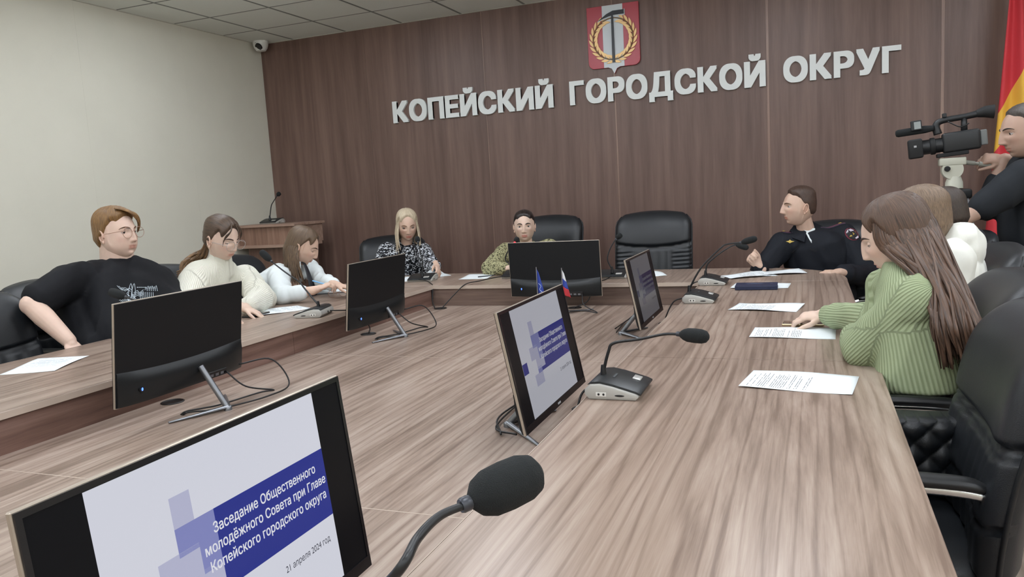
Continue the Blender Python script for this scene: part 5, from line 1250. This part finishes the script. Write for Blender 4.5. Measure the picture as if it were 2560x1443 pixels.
# --- dark-haired speaker
hc = at_y(1311, 566, 5.52)
P = Person('dark-haired woman in an olive speckled blouse speaking into the live microphone', (-2.02, 5.58), SK['fair'], hc, (.30, -.95, .0), hs=1.0, fem=.9, nose=.95)
nk = at_y(1318, 622, 5.58); pel = V((nk.x+.02, 5.66, .55)); SA, SB = at_y(1266, 628, 5.56), at_y(1372, 620, 5.60)
EA, WA = at_y(1226, 672, 5.26), at_y(1268, 672, 5.14); EB, WB = at_y(1420, 675, 5.34), at_y(1360, 688, 5.14)
P.neck(nk, .047)
skin_arm(P, SA, EA, WA, (.04, .035, .024)); hand(P.skinbm, WA, (.75, -.55, .12), (0, -.2, 1), True, .5)
skin_arm(P, SB, EB, WB, (.04, .035, .024)); hand(P.skinbm, WB, (-.7, -.6, .0), (0, 0, 1), False, .4)
P.finish_skin(.0045, lip=(.82, .48, .48), blush=.14)
P.eyes(look=(0, 0), closed=.28, brow=(44, 34, 32), brow_t=.0042)
tb_ = P.torso(pel, nk+V((0, 0, .022)), (.2, -1, 0), ring_set(.17, .15, .17, .18, .13, .11, .12, 0, .066), bow=-.02)
dress(P, 'blouse', cloth_mat('blouse_olive', (160, 156, 118), .8, .15, 400, pattern=(.46, ((62, 60, 42), (168, 164, 126)), 70)), tb_, [(SA, EA, EA.lerp(WA, .9), (.070, .066, .042)), (SB, EB, EB.lerp(WB, .9), (.070, .064, .042))], .008, (.008, 9), 5, 26)
bm = bmesh.new()
for sd in (-1, 1):
    q = [nk+V((sd*.045, .03, .06)), nk+V((sd*.02, -.062, .01)), nk+V((sd*.065, -.075, -.02)), nk+V((sd*.085, .0, .03))]; vs = [bm.verts.new(a) for a in q]; bm.faces.new(vs)
o = P.putbm('collar', bm, MATS['blouse_olive']); s_ = o.modifiers.new('s', 'SOLIDIFY'); s_.thickness = .004
P.legs(pel, (.2, -1), mat('trouser_dark', (36, 38, 46), .8))
hm = hair_mat('hair_dark_sleek', (20, 17, 18), (54, 44, 42), rough=.3)
P.hair_cap(hm, scalp(.074, -.012, -.06, .020, .012), lambda x, y, z: .005+.007*sstep(z, .03, .1)+.003*sstep(-y, .0, .09)-.004*gs(x, 0, .004)*sstep(z, .05, .09)*sstep(y, -.02, .03), freq=(320, 3), flow='back')
lk = [[(random.uniform(-.03, .03), -.085, -.01), (.04*random.uniform(-1, 1), -.10, -.07), (.055*random.uniform(-1, 1), -.085, -.15), (.06*random.uniform(-1, 1), -.07, -.22)] for k in range(30)]
P.locks(hm, lk, (.006, .010, .009, .003), parent=P.hair)

# --- uniformed officer
hc = at_y(1997, 517, 5.42)
P = Person('officer in a dark uniform jacket with a sleeve patch, seated and looking aside', (.03, 5.45), SK['warm'], hc, (-.93, -.36, .06), hs=1.06, fat=.1, nose=1.15)
nk = at_y(2018, 590, 5.47); pel = V((.10, 5.50, .55)); SA, SB = at_y(1955, 614, 5.42), at_y(2112, 594, 5.55)
EA, WA = at_y(1922, 662, 5.20), at_y(1898, 665, 5.08); EB, WB = at_y(2168, 690, 5.38), at_y(2098, 682, 5.02)
EA = ik(SA, WA, .27, .23, (-.3, .25, -.6))
P.neck(nk, .054)
skin_arm(P, SA, EA, WA, (.045, .04, .028)); hand(P.skinbm, WA, V((-.45, -.25, .55)), V((-.45, .8, .1)), True, .9, .02, 1.0, .3)
skin_arm(P, SB, EB, WB, (.045, .04, .028)); hand(P.skinbm, WB, at_y(2058, 680, 4.95)-WB, (0, -.2, 1), False, .5, .05, 1.0)
P.finish_skin(.0045, lip=(.88, .62, .60), blush=.14)
P.eyes(look=(0, 0), closed=.4, brow=(96, 70, 54), brow_drop=.003)
tb_ = P.torso(pel, nk+V((0, 0, .03)), (-.38, -1, 0), ring_set(.19, .19, .205, .205, .14, .135, .14, .01, .075))
jk = cloth_mat('uniform_navy', (24, 27, 34), .75, .2, 500)
jac = dress(P, 'jacket', jk, tb_, [(SA, EA, EA.lerp(WA, .88), (.085, .072, .050)), (SB, EB, EB.lerp(WB, .85), (.090, .078, .052))], .008, (.012, 7), 4, 33)
P.legs(pel, (-.3, -1), mat('trouser_navy', (26, 28, 36), .8))
lat = (SB-SA).normalized(); fw = V((-.38, -1, 0)).normalized(); fw = (fw-lat*fw.dot(lat)).normalized(); upv = lat.cross(fw); upv = upv if upv.z > 0 else -upv
bm = bmesh.new()
for sd in (-1, 1):
    q = [nk+lat*sd*.055+upv*.085-fw*.03, nk+lat*sd*.028+upv*.03+fw*.075, nk+lat*sd*.055-upv*.035+fw*.105, nk+lat*sd*.115+upv*.0+fw*.06, nk+lat*sd*.105+upv*.05-fw*.01]; bm.faces.new([bm.verts.new(a) for a in q])
q = [nk+lat*sd*.06+upv*.09-fw*.03 for sd in (-1, 1)] + [nk+lat*sd*.1+upv*.03-fw*.07 for sd in (1, -1)]; bm.faces.new([bm.verts.new(a) for a in q])
o = P.putbm('collar', bm, jk); s_ = o.modifiers.new('s', 'SOLIDIFY'); s_.thickness = .006; s_.offset = 0
bm = bmesh.new(); bm.faces.new([bm.verts.new(a) for a in (nk+lat*-.036+upv*.045+fw*.055, nk+lat*.036+upv*.045+fw*.055, nk+lat*.022-upv*.03+fw*.112, nk-upv*.085+fw*.128, nk-lat*.022-upv*.03+fw*.112)]); o = P.putbm('undershirt', bm, MATS['white_shirt']); s_ = o.modifiers.new('s', 'SOLIDIFY'); s_.thickness = .004
bvj = BVHTree.FromObject(jac, bpy.context.evaluated_depsgraph_get())
def decal(pix, m, name, lift=.003, par=None):
    bm = bmesh.new(); vs = []
    for u, v in pix:
        h = bvj.ray_cast(CAM-P.o, ray(u, v).normalized())
        if h[0] is None: bm.free(); return None
        vs.append(bm.verts.new(h[0]+h[1]*lift))
    bm.faces.new(vs); bm.normal_update()
    if vs[0].normal.dot(CAM-P.o-vs[0].co) < 0: bmesh.ops.reverse_faces(bm, faces=bm.faces)
    me = bpy.data.meshes.new(name); bm.to_mesh(me); bm.free(); o = obj_me(name, me, m, par or jac); s_ = o.modifiers.new('s', 'SOLIDIFY'); s_.thickness = .0015; return o
gold_d = mat('badge_gold', (196, 168, 84), .4, .4); pat_red = mat('patch_red', (120, 44, 60), .7); pat_w = mat('patch_white', (196, 186, 196), .7); pat_b = mat('patch_black', (24, 22, 28), .7); epa = mat('epaulette_plum', (62, 46, 66), .7); epb = mat('epaulette_band', (128, 60, 78), .7)
oval = lambda cx, cy, rx, ry, a=0, n=16: [(cx+rx*math.cos(t)*math.cos(a)-ry*math.sin(t)*math.sin(a), cy+rx*math.cos(t)*math.sin(a)+ry*math.sin(t)*math.cos(a)) for t in np.linspace(0, 2*PI, n, endpoint=False)]
decal(oval(2129, 586, 19, 13.5, .62), pat_red, 'sleeve_patch', .003); decal(oval(2129, 586, 16.5, 11.5, .62), pat_b, 'patch_field', .0045)
for k in range(3): decal([(2115+k*4, 582-k*1.5), (2118+k*4, 576-k*.5), (2126+k*3, 573+k*1.5), (2127+k*3, 575.5+k*1.5), (2120+k*4, 579), (2117+k*4, 585-k)], pat_w, 'patch_stripe', .006)
decal([(2124, 594), (2128, 584), (2138, 580), (2135, 588), (2130, 593)], gold_d, 'patch_eagle', .0065); decal([(2137, 596), (2144, 591), (2145, 595), (2140, 598)], pat_w, 'patch_tip', .006)
decal([(1964, 604), (1971, 602.5), (1974, 600), (1978, 602.5), (1986, 604), (1979, 606), (1974, 608.5), (1970, 606)], gold_d, 'chest_badge', .003)
for S_, sg in ((SA, -1), (SB, 1)):
    A0, A1 = nk+lat*sg*.085, S_-lat*sg*.0; bm = bmesh.new(); rows = []
    for k in range(7):
        c = A0.lerp(A1, k/6)-P.o; row = []
        for e in (-.026, .026):
            o_ = c+fw*(e-.012); h = bvj.ray_cast(o_+V((0, 0, .4)), V((0, 0, -1)))[0]; row.append((h if h is not None else o_)+V((0, 0, .004)))
        rows.append(row)
    vs = [[bm.verts.new(q) for q in r] for r in rows]
    for r0, r1 in zip(vs, vs[1:]): bm.faces.new((r0[0], r0[1], r1[1], r1[0]))
    bmesh.ops.recalc_face_normals(bm, faces=bm.faces); me = bpy.data.meshes.new('epaulette'); bm.to_mesh(me); bm.free()
    eo = obj_me('epaulette', me, epa, jac); s_ = eo.modifiers.new('s', 'SOLIDIFY'); s_.thickness = .006; s_.offset = 0
    for e in (.3, .7):
        bm = bmesh.new(); tube(bm, [r[0].lerp(r[1], e)+V((0, 0, .004)) for r in rows], .0022, 5); me = bpy.data.meshes.new('band'); bm.to_mesh(me); bm.free(); obj_me('epaulette_band', me, epb, eo)
    for k, e in ((5, .3), (5, .7)):
        c = rows[k][0].lerp(rows[k][1], e)+V((0, 0, .006)); bm = bmesh.new(); q = [bm.verts.new(c+V((math.cos(j*PI/5)*(.010 if j % 2 == 0 else .0045), math.sin(j*PI/5)*(.010 if j % 2 == 0 else .0045), .001-(rows[k+1][0].z-rows[k-1][0].z)*0))) for j in range(10)]; t_ = bm.verts.new(c+V((0, 0, .006)))
        for j in range(10): bm.faces.new((q[j], q[(j+1) % 10], t_))
        me = bpy.data.meshes.new('star'); bm.to_mesh(me); bm.free(); obj_me('star', me, gold_d, eo)
for a in ([(1962, 626), (1978, 634), (1995, 620), (1994, 617), (1978, 629), (1962, 622)], [(2024, 625), (2040, 630), (2062, 624), (2062, 621), (2040, 626), (2025, 621)]): decal(a, mat('pocket_flap_navy', (16, 18, 24), .8), 'pocket_flap', .002)
hm = hair_mat('hair_short_brown', (50, 38, 32), (84, 62, 50))
P.hair_cap(hm, scalp(.076, .006, -.055, .012, sharp=.014), lambda x, y, z: .003+.012*sstep(z, .05, .1), freq=(220, 14))
# --- woman in the green sweater
hc = at_y(2240, 590, 2.62)
P = Person('woman in a green ribbed sweater with very long straight hair holding a phone', (.34, 2.56), SK['fair'], hc, (-.94, .22, -.34), hs=1.0, fem=.9, nose=1.0, ears=False)
nk = at_y(2258, 680, 2.60); pel = V((.275, 2.55, .55)); SN, SF = at_y(2296, 752, 2.45), at_y(2225, 722, 2.79)
EN = at_z(2165, 868, .80); EN = V((EN.x, EN.y, .80)); WN = EN+V((-.02, .20, -.005)); WF = at_z(2066, 788, .80); EF = at_y(2205, 800, 2.78)
P.neck(nk, .048)
skin_arm(P, SN, EN, WN, (.042, .037, .026)); hand(P.skinbm, WN, (.1, 1, -.1), (0, 0, 1), False, .4)
skin_arm(P, SF, EF, WF, (.042, .037, .026)); hand(P.skinbm, WF, at_z(1985, 792, .79)-WF, (.05, -.25, 1), True, .42, .16, 1.0, .75)
P.finish_skin(.0036, lip=(.88, .62, .60), blush=.16)
P.eyes(look=(0, -.5), closed=.75, brow=(66, 50, 42))
tb_ = P.torso(pel, nk+V((.01, 0, .03)), (-1, .1, 0), [(.27, .185, .125, 0)]+[r for r in ring_set(.19, .19, .185, .185, .13, .12, .12, 0, .064) if r[0] > .3], bow=-.035)
rb = [(nk-V((-.12, 0, .5)), nk, V((-1, .2, 0)), .20), (SN+(SN-EN)*.45, EN, V((.3, .6, 1)), .085), (EN, WN, V((1, 0, 0)), .06), (SF, EF, V((0, 1, 0)), .07), (EF, WF, V((0, 0, -1)), .055)]
dress(P, 'sweater', cloth_mat('green_rib_knit', (164, 175, 141), .95, .4, 260, rib=.0115, ribcol=(136, 148, 113)), tb_, [(SN, EN, EN.lerp(WN, .8), (.076, .070, .054)), (SF, EF, EF.lerp(WF, .93), (.074, .062, .041))], .0065, (.010, 7), 5, 41, ribs=rb)
P.legs(pel, (-1, 0), cloth_mat('denim_blue', (72, 96, 128), .85, .5, 600), r=(.092, .066, .05), seat=.52)
bm = bmesh.new(); c = WF.lerp(EF, .10); tube(bm, [c+V((.0, .031*math.cos(a), .031*math.sin(a))) for a in np.linspace(0, 2*PI, 20)], .0018, 6); P.putbm('bracelet', bm, mat('bracelet_gold', (196, 170, 120), .3, .7), smooth=True)
hm = hair_mat('hair_long_brown', (52, 42, 36), (112, 84, 66), rough=.38)
P.hair_cap(hm, scalp(.078, -.03, -.085, sharp=.010), lambda x, y, z: .007+.006*sstep(z, .03, .1)+.004*sstep(-y, .0, .09), freq=(340, 4))
lk = []
for k in range(230):
    a = random.choice((-1, 1))*random.uniform(.98, PI); sx, sy = math.sin(a), math.cos(a)
    q0 = P.HM @ V((sx*.062, sy*.082-.012, .055+random.uniform(-.03, .045))); q1 = P.HM @ V((sx*.090, sy*.100-.016, -.02)); u = random.random(); near = max(0, -(q1.y-P.H.y))
    tx = .30+.115*u; ty = 2.385+.065*random.uniform(-1, 1)
    q2 = V((q1.x*.45+tx*.55+.012, q1.y*.5+ty*.5-.012, 1.03)); q3 = V((tx+.01, ty, .92)); q4 = V((tx+.03, ty+random.uniform(-.01, .01), .79+.07*random.random()))
    lk.append([q0, q1, q2, q3, q4])
P.locks(hm, lk, (.004, .010, .011, .009, .003), world=True, parent=P.hair, flat=(.4, 1.1))
p = at_z(2008, 812, ZT)
t = thing('phone', 'gold-edged phone lying under the hand of the green sweater', 'phone', (p.x, p.y, ZT), PI/2-.04)
obj('phone_body', bbox(-.037, .037, -.078, .078, .0005, .0085, .003, 2), mat('phone_gold', (196, 178, 142), .3, .5), t); obj('screen', bbox(-.034, .034, -.075, .075, .0085, .009), bk, t)

# --- person in the white hoodie
hc = at_y(2302, 554, 3.32)
P = Person('person in a white hoodie with short fair hair, mostly hidden behind long hair', (.48, 3.38), SK['warm'], hc, (-.90, .40, -.12), hs=1.02)
nk = at_y(2352, 622, 3.36); pel = V((.55, 3.42, .55)); SN, SF = at_y(2372, 660, 3.18), at_y(2300, 650, 3.56)
P.neck(nk, .054); EN, WN = SN+V((-.02, -.03, -.26)), SN+V((-.20, .06, -.37)); EF, WF = SF+V((-.02, .03, -.26)), SF+V((-.20, -.06, -.37))
for a, b, c, r_ in ((SN, EN, WN, False), (SF, EF, WF, True)): skin_arm(P, a, b, c); hand(P.skinbm, c, (-1, .1, -.05), (0, 0, 1), r_, .4)
P.finish_skin(.0045); P.eyes(brow=(120, 90, 66))
tb_ = P.torso(pel, nk+V((0, 0, .03)), (-1, .2, 0), ring_set(.18, .18, .185, .19, .15, .14, .14, 0, .075))
dress(P, 'hoodie', cloth_mat('white_fleece', (226, 226, 218), .95, .3, 300), tb_, [(SN, EN, WN, (.092, .08, .055)), (SF, EF, WF, (.092, .08, .055))], .009, (.012, 7), 5, 52, extra=lambda b: (ell(b, nk+V((.055, -.01, .045)), (.075, .10, .055), 16, 10), ell(b, nk+V((.09, 0, .0)), (.06, .10, .08), 16, 10)))
P.legs(pel, (-1, 0), mat('trouser_dark', (36, 38, 46), .8))
P.hair_cap(hair_mat('hair_fair_short', (88, 72, 58), (142, 118, 96)), scalp(.070, .0, -.075, .012, .012), lambda x, y, z: .005+.016*sstep(z, .03, .1), freq=(240, 12))
# --- dark-haired person beyond
hc = at_y(2358, 541, 3.98)
P = Person('person with short dark hair and glasses seated just beyond the white hoodie', (.66, 4.05), SK['tan'], hc, (-.90, .42, -.2), hs=1.0)
nk = at_y(2412, 592, 4.02); pel = V((.68, 4.08, .55)); SN, SF = nk+V((.02, -.17, -.09)), nk+V((.0, .17, -.09))
P.neck(nk, .054); EN, WN = SN+V((-.02, -.03, -.26)), SN+V((-.20, .06, -.37)); EF, WF = SF+V((-.02, .03, -.26)), SF+V((-.20, -.06, -.37))
for a, b, c, r_ in ((SN, EN, WN, False), (SF, EF, WF, True)): skin_arm(P, a, b, c); hand(P.skinbm, c, (-1, .1, -.05), (0, 0, 1), r_, .4)
P.finish_skin(.0045); P.eyes(brow=(50, 40, 36))
tb_ = P.torso(pel, nk+V((0, 0, .03)), (-1, .2, 0), ring_set(neck=.07))
dress(P, 'jacket', cloth_mat('dark_jacket', (34, 34, 40), .8, .2, 400), tb_, [(SN, EN, WN, (.08, .07, .05)), (SF, EF, WF, (.08, .07, .05))], .010, (.01, 7), 5, 60)
P.legs(pel, (-1, 0), mat('trouser_black', (22, 22, 26), .8))
P.hair_cap(hair_mat('hair_dark_short', (40, 32, 28), (72, 58, 48)), scalp(.070, .0, -.06, .012, .012), lambda x, y, z: .004+.012*sstep(z, .03, .1), freq=(240, 12))
P.putbm('glasses', (lambda bm: (bmesh.ops.transform(bm, matrix=P.HM @ Matrix.Translation((0, .106, -.004)), verts=bm.verts), bm)[1])(glasses_mesh(.148, .0255, .0016)), mat('glasses_black', (20, 20, 22), .4), smooth=True)

# --- cameraman
hc = at_y(2562, 328, 4.35)
P = Person('cameraman in a dark T-shirt standing behind the video camera at the frame edge', (1.02, 4.42), SK['tan'], hc, (-.97, -.22, -.12), hs=1.06, nose=1.1)
nk = at_y(2585, 400, 4.42); pel = V((1.06, 4.44, .88)); SN, SF = at_y(2560, 448, 4.25), at_y(2575, 425, 4.60)
EN = at_y(2462, 515, 4.22); WN = at_y(2408, 552, 4.18); WF = at_y(2512, 398, 4.52); EF = ik(SF, WF, .28, .25, (.2, .3, -1))
P.neck(nk, .058)
skin_arm(P, SN, EN, WN, (.048, .042, .030)); hand(P.skinbm, WN, (-.8, -.1, -.5), (-.2, -.3, 1), False, .5)
skin_arm(P, SF, EF, WF, (.048, .042, .030)); hand(P.skinbm, WF, at_y(2472, 396, 4.52)-WF, (0, -.7, .7), True, .6, .05)
P.finish_skin(.0045, lip=(.9, .68, .66), stubble=.12); P.eyes(closed=.45, brow=(60, 48, 42), look=(0, -.15))
tb_ = P.torso(pel, nk+V((0, 0, .03)), (-1, -.2, 0), ring_set(.19, .185, .20, .20, .15, .14, .14, .02, .078))
dress(P, 't_shirt', cloth_mat('charcoal_cotton', (38, 41, 45), .85, .25, 300), tb_, [(SN, EN, EN.lerp(WN, .12), (.09, .066, .06)), (SF, EF, EF.lerp(WF, .55), (.088, .066, .052))], .009, (.010, 6), 5, 66)
P.legs(pel, (-1, 0), mat('trouser_black', (22, 22, 26), .8), stand=True)
P.hair_cap(hair_mat('hair_grey_crop', (58, 52, 48), (92, 84, 78)), scalp(.078, .004, -.06, .012, .014), lambda x, y, z: .003+.006*sstep(z, .03, .1), freq=(240, 16))

# --- video camera on its tripod
vb = mat('camcorder_black', (28, 30, 32), .45, bump=.1, bscale=600); vr = mat('camcorder_rubber', (20, 21, 22), .7); hd_ = mat('fluid_head_ivory', (196, 196, 180), .45); tp = mat('tripod_silver', (170, 170, 172), .3, .7)
c0 = at_y(2375, 352, 4.5)
vc = thing('video_camera', 'black professional video camera with top handle and microphone on a tripod', 'video camera', (c0.x, 4.5, c0.z-.06))
vc.rotation_euler = (0, math.radians(-5), math.radians(-4))            # lens points to local -X, slightly down
obj('body', bbox(-.03, .135, -.045, .045, .0, .10, .012, 3), vb, vc, auto=50)
obj('lower_plate', bbox(-.06, .08, -.04, .04, -.018, .002, .004, 2), vr, vc)
def cylx(name, prof, y, z, m, par): 
    bm = bmesh.new(); lathe(bm, prof, 28, Matrix.Translation((0, y, z)) @ Matrix.Rotation(-PI/2, 4, 'Y')); return obj(name, bm, m, par, auto=40)
ln_ = cylx('lens_barrel', [(.036, .02), (.036, .06), (.040, .062), (.040, .085), (.037, .087), (.037, .12), (.042, .125)], 0, .045, vb, vc)
cylx('focus_ring', [(.0415, .064), (.0425, .066), (.0425, .082), (.0415, .084)], 0, .045, vr, ln_)
bm = bmesh.new(); box(bm, -.185, -.12, -.055, .055, -.005, .092); bev(bm, .008, 2); obj('lens_hood', bm, vr, vc, auto=50)
obj('hood_mark', bbox(-.160, -.148, -.0556, -.0548, .05, .06), mat('mark_grey', (170, 170, 172), .4), vc)
bm = bmesh.new(); tube(bm, cr_path([V((-.045, 0, .10)), V((-.05, 0, .145)), V((-.02, 0, .165)), V((.08, 0, .168)), V((.135, 0, .172))], 6), [.02, .017, .015, .015, .017], 12); obj('top_handle', bm, vb, vc, smooth=True)
bm = bmesh.new(); tube(bm, [V((.07, 0, .09)), V((.075, 0, .165))], [.016, .013], 10); obj('handle_post', bm, vb, vc, smooth=True)
bm = bmesh.new(); tube(bm, [V((.13, 0, .172)), V((.165, 0, .176)), V((.205, 0, .170))], [.018, .028, .034], 14); obj('viewfinder', bm, vr, vc, auto=50)
cylx('shotgun_microphone', [(0, .06), (.014, .062), (.016, .08), (.019, .10), (.019, .225), (.014, .235), (0, .238)], -.01, .135, foam_m, vc)
sc_ = obj('side_screen', bbox(-.165, -.115, -.04, -.012, .135, .185, .004, 2), vb, vc); obj('screen_face', bbox(-.150, -.120, -.0406, -.0398, .142, .178), mat('screen_grey', (150, 156, 156), .3), sc_)
obj('battery', bbox(.135, .165, -.03, .03, .015, .09, .005, 2), mat('battery_grey', (120, 124, 124), .4), vc)
obj('hot_shoe', bbox(-.02, .0, -.012, .012, .178, .20, .003, 1), vb, vc); 
bm = bmesh.new(); tube(bm, cr_path([V((.0, -.04, .155)), V((.05, -.048, .12)), V((.09, -.045, .13))], 6), .003, 6); obj('cable', bm, cable_m, vc, smooth=True)
tx, ty, tz = c0.x+.02, 4.5, c0.z-.09
tr_ = thing('tripod', 'silver tripod with ivory fluid head carrying the video camera', 'tripod', (tx, ty, 0))
bm = bmesh.new(); box(bm, -.07, .05, -.03, .03, tz-.035, tz+.005); bev(bm, .006, 2); obj('head_plate', bm, hd_, tr_, auto=50)
bm = bmesh.new(); lathe(bm, [(.0, -.028), (.048, -.028), (.05, -.02), (.05, .02), (.048, .028), (0, .028)], 28, Matrix.Translation((-.01, 0, tz-.055)) @ Matrix.Rotation(PI/2, 4, 'X')); obj('tilt_drum', bm, hd_, tr_, auto=40)
bm = bmesh.new(); lathe(bm, [(.014, 0), (.012, .02), (0, .022)], 16, Matrix.Translation((-.035, -.028, tz-.05)) @ Matrix.Rotation(PI/2, 4, 'X')); obj('tilt_knob', bm, vr, tr_, auto=40)
bm = bmesh.new(); lathe(bm, [(.03, tz-.155), (.042, tz-.15), (.04, tz-.12), (.03, tz-.09)], 20); obj('head_base', bm, hd_, tr_, auto=40)
bm = bmesh.new(); box(bm, -.075, .075, -.05, .05, tz-.205, tz-.155); bev(bm, .012, 2); obj('bowl_clamp', bm, vr, tr_, auto=50)
bm = bmesh.new(); tube(bm, [V((.04, 0, tz-.02)), V((.09, .01, tz-.03))], .012, 10); tube(bm, [V((.09, .01, tz-.03)), V((.19, .02, tz-.05))], .008, 10); tube(bm, [V((.11, .012, tz-.034)), V((.19, .02, tz-.05))], .0125, 10); obj('pan_handle', bm, mat('handle_grey', (150, 150, 140), .5), tr_, auto=50)
for k, a in enumerate((1.2, 1.2+2*PI/3, 1.2+4*PI/3)):
    d = V((math.cos(a), math.sin(a), 0)); n_ = V((-d.y, d.x, 0)); bm = bmesh.new(); top = V((0, 0, tz-.18))+d*.06
    for s in (-1, 1): tube(bm, [top+n_*.018*s, V((0, 0, .45))+d*.25+n_*.014*s], .007, 8)
    tube(bm, [V((0, 0, .55))+d*.225, V((0, 0, .02))+d*.37], .010, 8); obj('tripod_leg', bm, tp, tr_, smooth=True)
# --- quilted bag on the near empty chair
t = thing('handbag', 'black quilted leather bag with a pale edge on the empty near chair', 'bag', (.235, 2.17, .505), .12)
bm = bmesh.new(); nx, nz = 48, 40
def q_(x, z): return .014*(abs(math.sin(x*45+z*45))*abs(math.sin(x*45-z*45)))**.5
BH = .20
F_ = [[bm.verts.new(((i/nx-.5)*.24, -.045-q_((i/nx-.5)*.24, j/nz*BH)*min(1, min(i, nx-i)/3)*min(1, min(j, nz-j)/3), j/nz*BH)) for i in range(nx+1)] for j in range(nz+1)]
B_ = [[bm.verts.new(((i/nx-.5)*.24, .045+q_((i/nx-.5)*.24, j/nz*BH)*min(1, min(i, nx-i)/3)*min(1, min(j, nz-j)/3), j/nz*BH)) for i in range(nx+1)] for j in range(nz+1)]
for j in range(nz):
    for i in range(nx): bm.faces.new((F_[j][i], F_[j][i+1], F_[j+1][i+1], F_[j+1][i])); bm.faces.new((B_[j][i+1], B_[j][i], B_[j+1][i], B_[j+1][i+1]))
    bm.faces.new((F_[j][0], F_[j+1][0], B_[j+1][0], B_[j][0])); bm.faces.new((F_[j][nx], B_[j][nx], B_[j+1][nx], F_[j+1][nx]))
for i in range(nx): bm.faces.new((F_[0][i], B_[0][i], B_[0][i+1], F_[0][i+1])); bm.faces.new((F_[nz][i], F_[nz][i+1], B_[nz][i+1], B_[nz][i]))
obj('bag_body', bm, leather, t, auto=70)
for x in (-.122, .122): obj('edge_strip', bbox(x-.003, x+.003, -.046, .046, .0, BH+.002, .001, 1), mat('bag_edge_gold', (176, 152, 120), .4, .3), t)
